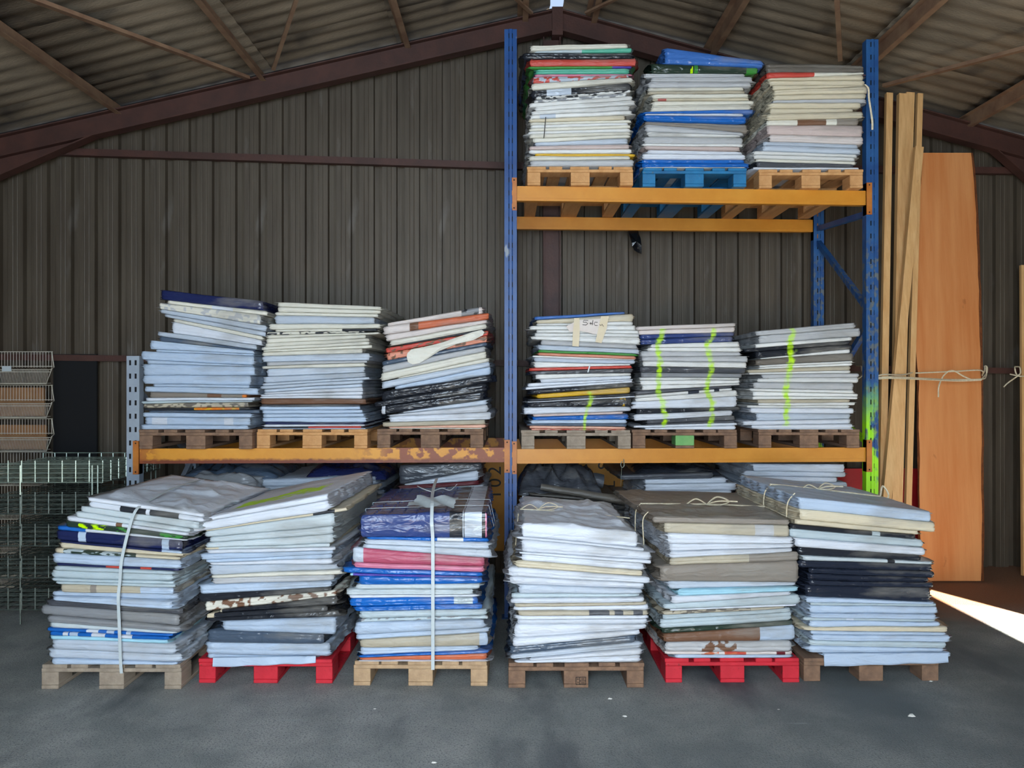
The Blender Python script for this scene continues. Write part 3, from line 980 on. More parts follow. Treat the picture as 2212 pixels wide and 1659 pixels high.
    A = (np.arange(K-1)[:,None]*n+np.arange(n)[None,:]); B = (np.arange(K-1)[:,None]*n+(np.arange(n)[None,:]+1)%n)
    Fs = np.stack([A, B, B+n, A+n], 2).reshape(-1, 4).tolist()
    cx, cy = per.mean(0)
    # bottom fan
    V = list(map(tuple, V)); i0 = len(V); V.append((cx, cy, float(zb(np.array([cx]))[0])+.0006)); Fs += [(i0, (i+1)%n, i) for i in range(n)]
    base = (K-1)*n
    if not top:
        i1 = len(V); V.append((cx, cy, float(zt(np.array([cx]))[0])-.0006)); Fs += [(i1, base+i, base+(i+1)%n) for i in range(n)]
    else:
        R = ns+1; G = np.zeros((R+1, nf), int); TV = np.array(V)[base:base+n]
        G[0] = base+np.arange(nf); G[R] = base+(nf+ns)+np.arange(nf)[::-1]
        for j in range(1, R): G[j,0] = base+n-j; G[j,-1] = base+nf+j-1
        ins = []
        rowp = np.zeros((R+1, nf, 3)); rowp[0] = TV[:nf]; rowp[R] = TV[nf+ns:nf+ns+nf][::-1]
        for j in range(1, R):
            a = TV[n-j]; b = TV[nf+j-1]; q = u[:,None]; rowp[j] = a*(1-q)+b*q
        fade = np.clip(np.minimum.reduce([np.arange(R+1)[:,None]/2.0+u[None,:]*0, (R-np.arange(R+1))[:,None]/2.0+u[None,:]*0, u[None,:]*14+0*np.arange(R+1)[:,None], (1-u)[None,:]*14+0*np.arange(R+1)[:,None]]), 0, 1)
        dz = crumple(rowp[:,:,0], rowp[:,:,1], rng, crum)+crum*.35*np.abs(vnoise(rowp[:,:,0]*5, rowp[:,:,1]*5, rng.uniform(0,9)))
        if brick:
            gx = np.abs(((rowp[:,:,0]-X0)/.083) % 1-.5)*2; dz -= .010*(gx > .86)*(rowp[:,:,0] < X0+.55)
        rowp[:,:,2] += dz*fade
        for j in range(1, R):
            for i in range(1, nf-1): G[j,i] = len(V); V.append(tuple(rowp[j,i]))
        for j in range(R):
            for i in range(nf-1): Fs.append((G[j,i], G[j,i+1], G[j+1,i+1], G[j+1,i]))
    V = np.array(V)
    tt = np.full(len(V), 1.0); tt[:len(T_)] = T_
    # colours
    def colr(c, X_, t_, Yq):
        if '/' in c:
            a, b = c.split('/'); m_ = lat(X_*42, t_*2.6+Yq*14, int(abs(X0)*97)) > .55
            return np.where(m_[:,None], CL[b][None,:], CL[a][None,:])
        return np.repeat(CL[c][None,:], len(X_), 0)
    j_ = rng.uniform(.90, 1.04)
    Cc = colr(code, V[:,0], tt, V[:,1])*j_
    for a, b, c in segs:
        a, b = x2w(a), x2w(b); m_ = (V[:,0] > a) & (V[:,0] < b); cc2 = colr(c, V[:,0], tt, V[:,1]); Cc[m_] = cc2[m_]*j_
    if spray:
        PXx, PXy = w2px(V); fr_ = V[:,1] < Yf+.05
        for path, sw in spray:
            sx = np.interp(PXy, [p[1] for p in path], [p[0] for p in path], left=1e9, right=1e9)
            dd = np.abs(PXx-sx)/sw+.9*(lat(PXx*.05, PXy*.035, 3)-.45)
            m_ = (np.clip((1.0-dd)/.7, 0, .92)*np.clip(1.25-.9*lat(PXx*.02, PXy*.03, 8), 0, 1)*fr_)[:,None]; Cc = Cc*(1-m_)+CL['L'][None,:]*m_
    return V, Fs, np.clip(Cc, 0, 1)
ORD = ['topmost','second','third','fourth','fifth','sixth','seventh','eighth','ninth','tenth','eleventh','twelfth','thirteenth','fourteenth','fifteenth','sixteenth','seventeenth','eighteenth','nineteenth','twentieth']
allsheets = []
def build_stack(S, rear=False):
    rows = parse(S['rows']); ox, oy = S.get('o', (0,0)); s_ = S.get('s', 1.0); Y = S['Y']
    rng = random.Random(sum(ord(c) for c in S['id'])*7+3)
    x2w = lambda z: (ox+z/s_-1106)/F*Y
    y2w = lambda z: CH-(oy+z/s_-829.5)/F*Y
    def w2px(V):
        px = (V[:,0]/Y*F+1106-ox)*s_; py = ((CH-V[:,2])/Y*F+829.5-oy)*s_; return px, py
    XL = min(x2w(r[2]) for r in rows); XR = max(x2w(r[3]) for r in rows)
    lines = []
    ends = rows+[[S['end'][0], S['end'][1], rows[-1][2], rows[-1][3], '', []]] if not rear else rows
    for r in ends:
        a, b = x2w(r[2]), x2w(r[3]); za, zb_ = y2w(r[0]), y2w(r[1]); k = (zb_-za)/(b-a)
        lines.append([za+k*(XL-a), za+k*(XR-a)])
    zb0 = S['z']+PH+.001 if not rear else None
    if rear:
        last = lines[-1]; lines.append([last[0]-.05, last[1]-.05])
        bb = min(lines[-1]); 
        nb = max(3, int((bb-PH)/.06))
        base = lines[-1]
        for k in range(1, nb+1):
            f = k/nb; lines.append([base[0]*(1-f)+(PH+.001)*f, base[1]*(1-f)+(PH+.001)*f])
            rows.append([0,0,(min(r[2] for r in rows[:5])),(max(r[3] for r in rows[:5])), rng.choice('gGdSw'), []])
    else: lines[-1] = [zb0, zb0]
    for i in range(len(lines)-2, -1, -1):           # keep every layer at least 5 mm thick
        for e in (0,1): lines[i][e] = max(lines[i][e], lines[i+1][e]+.006)
    g = [wave1(rng, 4, .0030, 3, 14) for _ in lines]
    N_ = len(rows)
    def surf(i):
        a, b = lines[i]
        amp = 0 if i == len(lines)-1 else 1
        g1 = g[i]; g0 = g[max(0, i-1)]
        def f(x):
            base_ = a+(b-a)*(x-XL)/(XR-XL)
            return base_+amp*(.6*g1(x)+.3*g0(x))*min(1, 1)
        return f
    SF = [surf(i) for i in range(len(lines))]
    S['topz'] = lambda x, f=SF[0]: float(f(np.array([x]))[0])
    SPR = [(p, S['sw']) for p in S.get('spray', [])] or None
    for i, r in enumerate(rows):
        top = (S.get('fl') and i == 0) or (rear and i < 4)
        X0, X1 = x2w(r[2]), x2w(r[3])
        zt = SF[i]; zb_ = SF[i+1]
        zt2 = (lambda f, h: (lambda x: np.maximum(f(x), h(x)+.0045)))(zt, zb_)
        D = 1.16 if not rear else .95
        V, Fs, C_ = make_sheet(rng, X0, X1, Y+rng.uniform(0,.004), D, zt2, zb_, r, top=top, crum=(S.get('cr', dict(A=.034, D=.036, E=.026).get(S['id'], .013)) if i == 0 else .002) if top else 0,
                               spray=SPR, x2w=x2w, w2px=w2px, coarse=rear, brick=(S['id'] == 'C' and i == 0), flr_=dict(B=(0,.035), E=(.06,0), F=(.03,0), A=(0,.02)).get(S['id'], (0,0)))
        if S['id'] == 'B' and i == 0:      # lime spray lying on the upper face
            dd = vnoise((V[:,0]-V[:,0].min())*7, (V[:,1]-Y)*9, 1.3); u_ = (V[:,0]-X0)/(X1-X0)
            m_ = ((dd > -.25) & (V[:,1] > Y+.12+.2*u_) & (V[:,1] < Y+.42+.25*u_) & (u_ > .15) & (u_ < .85))[:,None]; C_ = np.where(m_, CL['L'][None,:], C_)
        area = (X1-X0)*np.mean(zt2(np.array([X0,X1]))-zb_(np.array([X0,X1])))/(Y*Y)
        code = r[4].split('/')[0]
        hidden = rear and i >= N_-nb
        allsheets.append(dict(S=S, i=i, n=N_ if not rear else N_-nb, V=V, F=Fs, C=C_, area=area, code=code, r=r, rear=rear, hidden=hidden, gloss=code in GLOSS, pat='/' in r[4]))
for S in STACKS: build_stack(S)
for S in REAR: build_stack(S, True)
vis = [a for a in allsheets if not a['hidden']]
vis.sort(key=lambda a: -a['area']*(.6 if a['rear'] else 1)); big = vis[:299]; keep = set(id(a) for a in big)
EXTRA = {('C',0):'blue brick-patterned folded tarp with grey and black bands, on a strapped stack',('B',0):'white folded tarp with lime paint splashed on top, on the red-palleted floor stack',
 ('A',7):'navy folded tarp with two white bands in the strapped stack beside the wire trays',('E',0):'taupe folded tarp with knotted cord, lying on the taupe-topped floor stack',
 ('D',0):'crumpled white tarp gathered by a knot on the crumpled white floor stack',('G',0):'navy blue rolled tarp lying on top of the navy-topped shelf stack',('N',0):'mid blue rolled tarp tilted on the stack over the blue pallet'}
stuffV = {}
def sheetlabel(a, sibs):
    k = (a['S']['id'], a['i'])
    if k in EXTRA: return EXTRA[k]
    cn = CN[a['code']]; st = a['S']['where']
    same = [b for b in sibs if b['code'] == a['code'] or CN[b['code']] == cn]
    pat = 'patterned ' if a['pat'] else ''
    if len(same) == 1:
        return f"only {pat}{cn} folded tarp in the {st}"
    seg = [s_[2].split('/')[0] for s_ in a['r'][5]]
    i = a['i']; n = a['n']
    pos = ORD[i] if i == 0 else (ORD[i]+' down' if i <= n//2 else (('bottom' if n-1-i == 0 else ORD[n-1-i]+' up')))
    return f"{pat}{cn} folded tarp, {pos} in the {st}"
bystack = {}; LAST = {}
for a in allsheets:
    if not a['hidden']: bystack.setdefault(a['S']['id'], []).append(a)
for a in sorted(vis, key=lambda a: (a['S']['id'], a['i'])):
    if id(a) not in keep: continue
    o = obj('folded_tarp', a['V'], a['F'], M_tarpg if a['gloss'] else M_tarp, None, True, a['C'])
    lb = sheetlabel(a, bystack[a['S']['id']]).split(); lb = ' '.join(lb[:16])
    tag(o, lb, 'tarp', 'folded tarps in the '+a['S']['where']); LAST[a['S']['id']] = o
def joined(items, name, label):
    Vs = []; Fs = []; Cs = []; n = 0
    for a in items:
        Vs.append(a['V']); Cs.append(a['C']); Fs += [tuple(i+n for i in f) for f in a['F']]; n += len(a['V'])
    o = obj(name, np.concatenate(Vs), Fs, M_tarp, None, True, np.concatenate(Cs)); tag(o, label, 'tarps', None, 'stuff')
joined([a for a in allsheets if id(a) not in keep], 'thin_folded_tarps', 'thin folded tarps squeezed between the thicker ones and low in the rear stacks')

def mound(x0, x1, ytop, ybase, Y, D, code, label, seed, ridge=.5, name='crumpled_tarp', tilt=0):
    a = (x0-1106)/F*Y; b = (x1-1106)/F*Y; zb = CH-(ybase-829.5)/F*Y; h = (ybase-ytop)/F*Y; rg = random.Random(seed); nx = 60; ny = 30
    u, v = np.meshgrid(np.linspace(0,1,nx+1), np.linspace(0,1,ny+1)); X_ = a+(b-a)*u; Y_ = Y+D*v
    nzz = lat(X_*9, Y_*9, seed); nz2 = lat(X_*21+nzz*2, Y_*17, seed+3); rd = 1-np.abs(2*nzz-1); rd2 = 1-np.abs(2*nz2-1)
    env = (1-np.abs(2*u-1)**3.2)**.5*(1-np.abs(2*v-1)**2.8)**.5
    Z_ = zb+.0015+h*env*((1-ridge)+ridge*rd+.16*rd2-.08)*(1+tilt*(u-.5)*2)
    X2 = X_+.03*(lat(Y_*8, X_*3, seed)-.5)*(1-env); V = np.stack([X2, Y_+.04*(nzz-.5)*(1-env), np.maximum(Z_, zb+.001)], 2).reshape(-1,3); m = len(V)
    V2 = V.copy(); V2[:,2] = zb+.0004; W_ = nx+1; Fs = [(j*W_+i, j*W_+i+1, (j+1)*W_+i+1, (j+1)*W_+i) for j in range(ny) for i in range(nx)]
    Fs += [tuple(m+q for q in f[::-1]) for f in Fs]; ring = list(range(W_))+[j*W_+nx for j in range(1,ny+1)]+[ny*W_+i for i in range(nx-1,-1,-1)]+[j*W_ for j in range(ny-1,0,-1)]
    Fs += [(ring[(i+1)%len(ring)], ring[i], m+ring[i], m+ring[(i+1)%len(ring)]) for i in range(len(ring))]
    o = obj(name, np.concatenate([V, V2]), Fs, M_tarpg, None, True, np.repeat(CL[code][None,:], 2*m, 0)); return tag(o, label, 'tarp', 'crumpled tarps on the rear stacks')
def roll(p, q, r0, r1, code, label, turns=2.2):
    p = Vector(p); q = Vector(q); d = (q-p).normalized(); u_ = d.cross(Vector((0,0,1))).normalized(); w_ = u_.cross(d); n = 44; V = []; m = 12
    for i in range(m+1):
        t = i/m; c = p+(q-p)*t; R_ = r0+(r1-r0)*t
        for k in range(n):
            a_ = 2*math.pi*turns*k/(n-1); rr_ = R_*(.35+.65*k/(n-1))*(1+.05*math.sin(5*t*3+a_)); sq = .72
            V.append(c+u_*(rr_*math.cos(a_))+w_*(rr_*math.sin(a_)*sq))
    Fs = [(i*n+k, i*n+k+1, (i+1)*n+k+1, (i+1)*n+k) for i in range(m) for k in range(n-1)]
    o = obj('rolled_tarp', [tuple(v) for v in V], Fs, M_tarp, None, True, np.repeat(CL[code][None,:], len(V), 0)); return tag(o, label, 'tarp')
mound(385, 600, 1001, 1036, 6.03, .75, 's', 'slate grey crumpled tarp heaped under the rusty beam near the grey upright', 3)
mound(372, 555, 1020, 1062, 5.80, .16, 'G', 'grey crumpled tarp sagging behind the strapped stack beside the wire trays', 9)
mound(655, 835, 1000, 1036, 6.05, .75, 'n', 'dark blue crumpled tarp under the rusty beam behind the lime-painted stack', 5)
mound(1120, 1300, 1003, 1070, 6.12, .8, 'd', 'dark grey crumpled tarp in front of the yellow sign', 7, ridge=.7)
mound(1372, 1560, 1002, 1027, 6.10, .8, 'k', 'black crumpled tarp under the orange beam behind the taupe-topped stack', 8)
roll(P(1168,1052,6.02), P(1350,1082,5.98), .040, .052, 'T', 'dirty taupe rolled tarp lying aslant behind the crumpled white floor stack')
roll(P(1210,1026,6.45), P(1302,1040,6.45), .10, .09, 'd', 'short thick dark grey roll in front of the yellow sign')
# pallets under the stacks
PL = dict(A='pale wooden pallet under the strapped floor stack beside the wire trays', B='red pallet nearest the wire trays, under the lime-painted floor stack', C='light wooden pallet under the brick-patterned strapped stack',
 D='brown wooden pallet with stamped block under the crumpled white floor stack', E='red pallet under the taupe-topped floor stack', F='dark wooden pallet under the floor stack beside the timber slab',
 G='brown pallet on the rusty beam, under the navy-topped stack', H='orange-brown pallet on the rusty beam under the straight cream stack', I='grey-brown pallet under the leaning stack on the rusty beam',
 J='weathered grey pallet under the taped stack', K='brown pallet with a green-painted middle block, under two lime lines', L='dark brown pallet under the stack with one lime line',
 M='orange-brown pallet on the top shelf next to the tall blue upright', N='blue painted pallet on the top shelf', O='orange-brown pallet on the top shelf beside the worn blue upright')
for S in STACKS:
    Y = S['Y']; x0, x1 = S['px']; X = ((x0+x1)/2-1106)/F*Y; W = (x1-x0)/F*Y; z = S['z']
    pallet(X, Y+.005, z+.0005, S['mat'], PL[S['id']], W=W, mblock=M_greenp if S.get('green') else None, bottom=S['id'] not in 'F', seed=ord(S['id']), group='wooden pallets')
    if S['id'] == 'D':
        pr_ = [o for o in COL.objects if o.name.startswith('pallet')][-1]; mb = MB(); Ys = Y+.001
        def ln(ax, ay, bx, by): mb.bar(P(ax, ay, Ys), P(bx, by, Ys), .0008, .0035, up=(0,0,1) if ay == by else (1,0,0))
        for q in ((1243,1463,1264,1463),(1243,1479,1264,1479),(1243,1463,1243,1479),(1264,1463,1264,1479),(1251,1463,1251,1479),(1251,1471,1264,1471),(1245,1467,1249,1467),(1254,1467,1261,1467),(1254,1475,1262,1475),(1246,1474,1249,1474)): ln(*q)
        mb.obj('ink_stamp', M_ink, pr_)
for S in REAR:
    Y = S['Y']; x0, x1 = S['px']; X = ((x0+x1)/2-1106)/F*Y
    pallet(X, Y+.005, .0005, S['mat'], 'dark pallet hidden under the '+S['where'], W=.78, D=1.0, seed=ord(S['id'][1]), group='wooden pallets')

def hem(sid, xa, xb, ya, yb_, ta, tb):
    S = next(s_ for s_ in STACKS if s_['id'] == sid); ox, oy = S['o']; k = S['s']; n = 40; V = []; H = 5
    for layer in (0, .006):
        for j in range(H+1):
            for i in range(n+1):
                u = i/n; x = xa+(xb-xa)*u; y = (ta+(tb-ta)*u)*(1-j/H)+(ya+(yb_-ya)*u)*(j/H)
                p = P(ox+x/k, oy+y/k, S['Y']-.030); p.y += layer+.006*math.sin(u*19+1)*(j/H)+.012*(1-j/H); V.append(tuple(p))
    W_ = n+1; M_ = W_*(H+1); Fs = [(j*W_+i, (j+1)*W_+i, (j+1)*W_+i+1, j*W_+i+1) for j in range(H) for i in range(n)]
    Fs += [tuple(M_+q for q in f[::-1]) for f in Fs]+[(H*W_+i, M_+H*W_+i, M_+H*W_+i+1, H*W_+i+1) for i in range(n)]+[(i, i+1, M_+i+1, M_+i) for i in range(n)]
    par = LAST[sid]; obj('hanging_hem', V, Fs, M_tarp, par, True, np.repeat(CL['l'][None,:], len(V), 0))
hem('B', 250, 960, 1472, 1445, 1412, 1400); hem('F', 645, 1500, 1468, 1442, 1384, 1378)
# ------------------------------------------------------------------ straps, cords, tapes
def zpt(Sid, zx, zy, dy=-.02):
    S = next(s_ for s_ in STACKS if s_['id'] == Sid); ox, oy = S['o']; s_ = S['s']
    return P(ox+zx/s_, oy+zy/s_, S['Y']+dy)
def toponly(Sid, zx, D, h):     # point lying on the stack's top, D metres behind its front
    p = zpt(Sid, zx, 400); return Vector((p.x, p.y+.02+D, h))
# strap on stack A
pA = [zpt('A', 905, 372, .5)]
front = [(905,372),(880,420),(850,520),(830,600),(805,720),(795,850),(785,950),(790,1100),(795,1250),(800,1380),(806,1458)]
pts = [zpt('A', x, y, -.03) for x, y in front]
z0 = pts[0].z; pts[0] = Vector((pts[0].x, pts[0].y+.03, z0+.012))
pts = [Vector((pts[0].x-.03, pts[0].y+1.0, z0+.05)), Vector((pts[0].x-.02, pts[0].y+.5, z0+.055)), Vector((pts[0].x, pts[0].y+.15, z0+.03))]+pts
tag(MB().ribbon(smoothpath(pts), .018).obj('packing_strap', M_strap), 'white packing strap running down the front of the stack beside the wire trays', 'strap')
front = [(735,400),(742,470),(748,560),(750,700),(750,900),(750,1100),(750,1300),(750,1490)]
pts = [zpt('C', x, y, -.03) for x, y in front]; h = 1.05
pts = [Vector((pts[0].x-.07, 5.6, h+.05)), Vector((pts[0].x-.05, 5.2, h+.045)), Vector((pts[0].x-.02, 4.8, h+.04)), Vector((pts[0].x, 4.60, h+.025))]+pts[1:]
tag(MB().ribbon(smoothpath(pts), .020).obj('packing_strap', M_strap), 'white packing strap over the blue brick-patterned tarp', 'strap')
mb = MB()
TZ = {s_['id']: s_['topz'] for s_ in STACKS}
def topcord(Y0, sid, x0, x1, sag, n=14): return [Vector((x0+(x1-x0)*k/n, Y0+sag*math.sin(math.pi*k/n), TZ[sid](x0+(x1-x0)*k/n)+.009)) for k in range(n+1)]
mb = MB(); XA, XB = (778-1106)/F*4.56, (1054-1106)/F*4.56
mb.ribbon([Vector((XA-.012, 5.0, .90))]+topcord(4.98, 'C', XA, XB, .05)+[Vector((XB+.03, 5.0, .9))], .012, side=(0,1,0)); mb.ribbon([Vector((XA-.012, 4.78, .90))]+topcord(4.74, 'C', XA, XB, .02)+[Vector((XB+.03, 4.8, .9))], .012, side=(0,1,0))
xm = (XA+XB)/2
mb.ribbon(smoothpath([Vector((xm, 4.99, 1.09)), Vector((xm+.07, 4.94, 1.12)), Vector((xm+.12, 5.00, 1.10)), Vector((xm+.16, 5.06, 1.13))]), .02, side=(0,1,0)); mb.ribbon(smoothpath([Vector((xm, 4.99, 1.09)), Vector((xm-.06, 5.0, 1.11)), Vector((xm-.10, 5.05, 1.12))]), .02, side=(0,1,0))
tag(mb.obj('tie_band', M_strap), 'white tie bands knotted across the brick-patterned tarp', 'band')
a = [Vector((xm-.11,4.62,1.055)),Vector((xm+.17,4.60,1.055)),Vector((xm+.19,4.80,1.085)),Vector((xm-.07,4.82,1.085))]
V = []; Fs = []; n = 12
for j in range(n+1):
    for i in range(n+1):
        p = (a[0]*(1-i/n)+a[1]*(i/n))*(1-j/n)+(a[3]*(1-i/n)+a[2]*(i/n))*(j/n); p = p+Vector((.004*math.sin(j*2), -.012*math.sin(i*1.1) if j == 0 else 0, .009*math.sin(i*.9+j*.6)+.002)); V.append(p)
for j in range(n):
    for i in range(n): q = j*(n+1)+i; Fs.append((q,q+1,q+n+2,q+n+1))
V += [v-Vector((0,0,.0015)) for v in V[:(n+1)**2]]; Fs += [tuple((n+1)**2+k for k in f[::-1]) for f in Fs]
tag(obj('paper_note', V, Fs, M_strap, None, True), 'crumpled white sheet of plastic under the strap on the brick-patterned tarp', 'sheet')
# cords with bows on D, E, F
def bow(c, s_, mb, r=.003):
    c = Vector(c)
    mb.tube(smoothpath([c, c+Vector((.05,.02,.03))*s_, c+Vector((.10,.01,.012))*s_, c+Vector((.05,-.02,.0))*s_, c]), r)
    mb.tube(smoothpath([c, c+Vector((-.04,.03,.02))*s_, c+Vector((-.09,.0,.0))*s_]), r); mb.tube(smoothpath([c, c+Vector((.04,-.04,.02))*s_, c+Vector((.12,-.05,.02))*s_]), r)
mb = MB(); x0, x1 = (1125-1106)/F*4.55, (1385-1106)/F*4.55
mb.tube(topcord(4.98, 'D', x0, x1, .03), .0035); bow((.17, 5.0, TZ['D'](.17)+.012), 1.3, mb); mb.tube(smoothpath([Vector((x0-.01,4.98,.95)),Vector((x0-.03,4.97,.7)),Vector((x0-.02,4.97,.3)),Vector((x0,4.97,.15))]), .0035)
tag(mb.obj('binding_twine', M_rope), 'thin cord knotted over the crumpled white floor stack', 'cord')
mb = MB(); x0, x1 = (1410-1106)/F*4.6, (1705-1106)/F*4.6
mb.tube(topcord(5.05, 'E', x0, x1, .03), .0045); bow((1.28, 5.05, TZ['E'](1.28)+.012), 1.5, mb, .005); mb.tube(smoothpath([Vector((x0,5.05,1.0)),Vector((x0-.035,5.03,.93)),Vector((x0-.03,5.02,.6)),Vector((x0-.02,5.02,.2))]), .0035)
mb.tube(smoothpath([Vector((x0,4.75,1.0)),Vector((x0-.035,4.74,.95)),Vector((x0-.03,4.74,.8)),Vector((x0-.03,4.74,.6))]), .0035)
tag(mb.obj('binding_twine', M_rope), 'white cord with a bow on the taupe-topped floor stack', 'cord')
mb = MB(); x0, x1 = (1727-1106)/F*4.62, (2000-1106)/F*4.62
mb.tube(topcord(5.15, 'F', x0, x1-.02, .03), .005); bow((2.05, 5.15, TZ['F'](2.05)+.012), 1.2, mb, .005)
for yy in (4.72, 5.15): mb.tube(smoothpath([Vector((x0+.01,yy,1.12)),Vector((x0-.035,yy,1.06)),Vector((x0-.04,yy,.95)),Vector((x0-.01,yy,.86))]), .004)
mb.tube(smoothpath([Vector((x1-.02,5.15,TZ['F'](x1-.02)+.01)),Vector((x1+.02,5.2,1.10)),Vector((x1+.06,5.2,1.04)),Vector((x1+.02,5.17,.98))]), .006)
tag(mb.obj('binding_twine', M_rope), 'cream cord binding the stack beside the timber slab', 'cord')
# small pieces on the shelf stacks
pts = [zpt('M', x, y, -.018) for x, y in ((390,762),(386,820),(380,880),(374,942))]
tag(MB().ribbon(pts, .006).obj('tie_string', M_ink), 'short dark string on the front of the stack with the red sheet', 'string')
pts = [zpt('J', x, y, -.018) for x, y in ((828,606),(818,640),(805,684))]
tag(MB().ribbon(pts, .010).obj('cable_tie', M_strap), 'short white tie across the red folded tarp of the taped stack', 'tie')
pts = smoothpath([zpt('O', x, y, -.02) for x, y in ((1010,385),(1040,420),(1045,500),(1060,600),(1072,690),(1072,755))])
tag(MB().ribbon(pts, .014).obj('hanging_strap', M_rope), 'cream strap end hanging in front of the worn blue upright', 'strap')
# white tongue of cloth hanging out of the leaning stack
c0 = [(408,540),(420,590),(460,610),(520,600),(600,555),(700,490),(850,430),(1000,395),(1090,350),(1105,320),(1080,300),(1000,320),(880,360),(740,410),(560,455),(450,475),(415,510)]
mid = Vector((0,0,0)); F_ = [zpt('I', x, y, -.035+.02*(x-400)/700) for x, y in c0]; n = len(F_)
for p in F_: mid += p/n
V = [tuple(p) for p in F_]+[tuple(p+Vector((0,.008,0))) for p in F_]+[tuple(mid+Vector((0,-.014,0))), tuple(mid+Vector((0,.004,0)))]
Fs = [(2*n, (i+1)%n, i) for i in range(n)]+[(2*n+1, n+i, n+(i+1)%n) for i in range(n)]+[(i, (i+1)%n, n+(i+1)%n, n+i) for i in range(n)]
tag(obj('tarp_flap', V, Fs, M_tarp, None, False, np.repeat(CL['C'][None,:], len(V), 0)), 'loose white tongue of tarp looping out of the leaning shelf stack', 'tarp')
# paper label with masking tape on stack J
lab = empty('paper_label', zpt('J', 820, 300, -.03), 'white paper label with handwriting and masking tape on the taped stack', 'label')
def quad(pts, dy, th=.001):
    Q = [zpt('J', x, y, dy) for x, y in pts]; n = len(Q)
    return [tuple(q) for q in Q]+[tuple(q+Vector((0,th,0))) for q in Q], [tuple(range(n))[::-1], tuple(n+k for k in range(n))]+[(i,(i+1)%n,n+(i+1)%n,n+i) for i in range(n)]
V, Fs = quad([(580,215),(700,150),(1010,130),(1000,250),(960,300),(860,290),(740,260),(620,270)], -.022); obj('paper', V, Fs, M_paper, lab)
V, Fs = quad([(665,130),(720,128),(722,300),(712,420),(646,415),(650,300)], -.025); obj('tape_strip', V, Fs, M_tape, lab)
V, Fs = quad([(940,110),(1020,108),(995,240),(945,385),(882,372),(910,250)], -.025); obj('tape_strip', V, Fs, M_tape, lab)
mb = MB()
def stroke(pts, r=.0022): mb.tube([zpt('J', x, y, -.0265) for x, y in pts], r, 4)
stroke([(808,152),(765,150),(755,170),(790,172),(805,185),(785,200),(750,195)]); stroke([(835,172),(832,195)]); stroke([(822,182),(850,185)]); stroke([(858,150),(850,200)])
stroke([(905,172),(878,170),(868,188),(880,205),(905,205)]); stroke([(925,195),(940,205),(950,190),(965,215)])
mb.obj('handwriting', M_ink, lab)

# ------------------------------------------------------------------ timbers, slab, rope at the side
def batten(pt, pb, Yt, Yb, wd, dp, label, m=M_pine, ybot=None):
    a = P(*pb, Yb); b = P(*pt, Yt); k = (a.z-.002)/(b.z-a.z); a2 = a-(b-a)*k   # carry it down to the floor
    mb = MB(); d = (b-a2).normalized()
    mb.bar(a2, b, wd, dp, up=(0,1,0)); o = mb.obj('pine_batten', m); zmin = min(v[2] for v in mb.V); o.location.z -= zmin-.001 if zmin < 0 else 0
    tag(o, label, 'batten', 'pine battens leaning beside the rack'); return o
batten((1920,203),(1905,1090), 6.98, 6.56, .058, .04, 'pine batten with a split top, standing closest to the worn blue upright')
batten((1948,205),(1933,1090), 7.00, 6.66, .070, .05, 'pine batten second from the worn blue upright')
batten((1965,202),(1938,1090), 7.06, 6.74, .075, .04, 'pine batten behind the slanting one, top level with its neighbours')
batten((1984,320),(1912,1100), 6.84, 6.48, .072, .045, 'shorter pine batten slanting across the others')
batten((1986,204),(1961,1090), 7.12, 6.80, .050, .04, 'pine batten nearest to the orange timber slab')
# live-edge slab
Lp = [(1992,330),(1986,450),(1981,600),(1978,720),(1984,820),(1986,1000),(1988,1150),(1990,1257)]; Rp = [(2097,330),(2108,450),(2112,560),(2116,700),(2119,850),(2120,1000),(2121,1130),(2120,1254)]
V = []; Fs = []; nR = 28; nC = 8; rr = random.Random(5)
for layer in (0, 1):
    for j in range(nR+1):
        y = 330+(1255-330)*j/nR; Yd = 7.22-.30*j/nR
        xl = np.interp(y, [p[1] for p in Lp], [p[0] for p in Lp])+rr.uniform(-1.6,1.6); xr = np.interp(y, [p[1] for p in Rp], [p[0] for p in Rp])+rr.uniform(-1.2,1.2)
        for i in range(nC+1):
            u = i/nC; p = P(xl+(xr-xl)*u, y, Yd+(.055 if layer else 0)); 
            if layer and i in (0,nC): p.x += -.015 if i == 0 else .02
            V.append(tuple(p))
W_ = nC+1; H_ = (nR+1)*W_
zmin = min(v[2] for v in V); V = [(x,y,z-zmin+.002) for x,y,z in V]
front_f = [(j*W_+i, (j+1)*W_+i, (j+1)*W_+i+1, j*W_+i+1) for j in range(nR) for i in range(nC)]
slab = empty('timber_slab', (V[0][0], 6.95, 0), 'wide orange-brown live-edge timber slab standing on end against the wall', 'slab')
Fs = list(front_f)+[tuple(H_+k for k in f[::-1]) for f in front_f]+[(i, i+1, H_+i+1, H_+i) for i in range(nC)]+[(nR*W_+i, H_+nR*W_+i, H_+nR*W_+i+1, nR*W_+i+1) for i in range(nC)]
obj('board', V, Fs, M_slab, slab)
for c in (0, nC):
    E = []; Ef = []
    for j in range(nR+1):
        a = Vector(V[j*W_+c]); b = Vector(V[H_+j*W_+c]); s_ = -1 if c == 0 else 1; o_ = .007+.006*rr.random()
        E += [tuple(a+Vector((0,-.001,0))), tuple((a+b)/2+Vector((s_*o_,0,0))), tuple(b)]
    for j in range(nR):
        for k in range(2): Ef.append((j*3+k, j*3+k+1, j*3+k+4, j*3+k+3))
    obj('bark_edge', E, Ef, M_bark, slab)
mb = MB().bar(P(2222,575,7.36), P(2226,1245,7.15), .16, .03, up=(0,1,0)); o = mb.obj('pale_board', M_pine); zm = min(v[2] for v in mb.V); o.location.z -= zm-.001
tag(o, 'pale board standing against the wall beyond the timber slab', 'board')
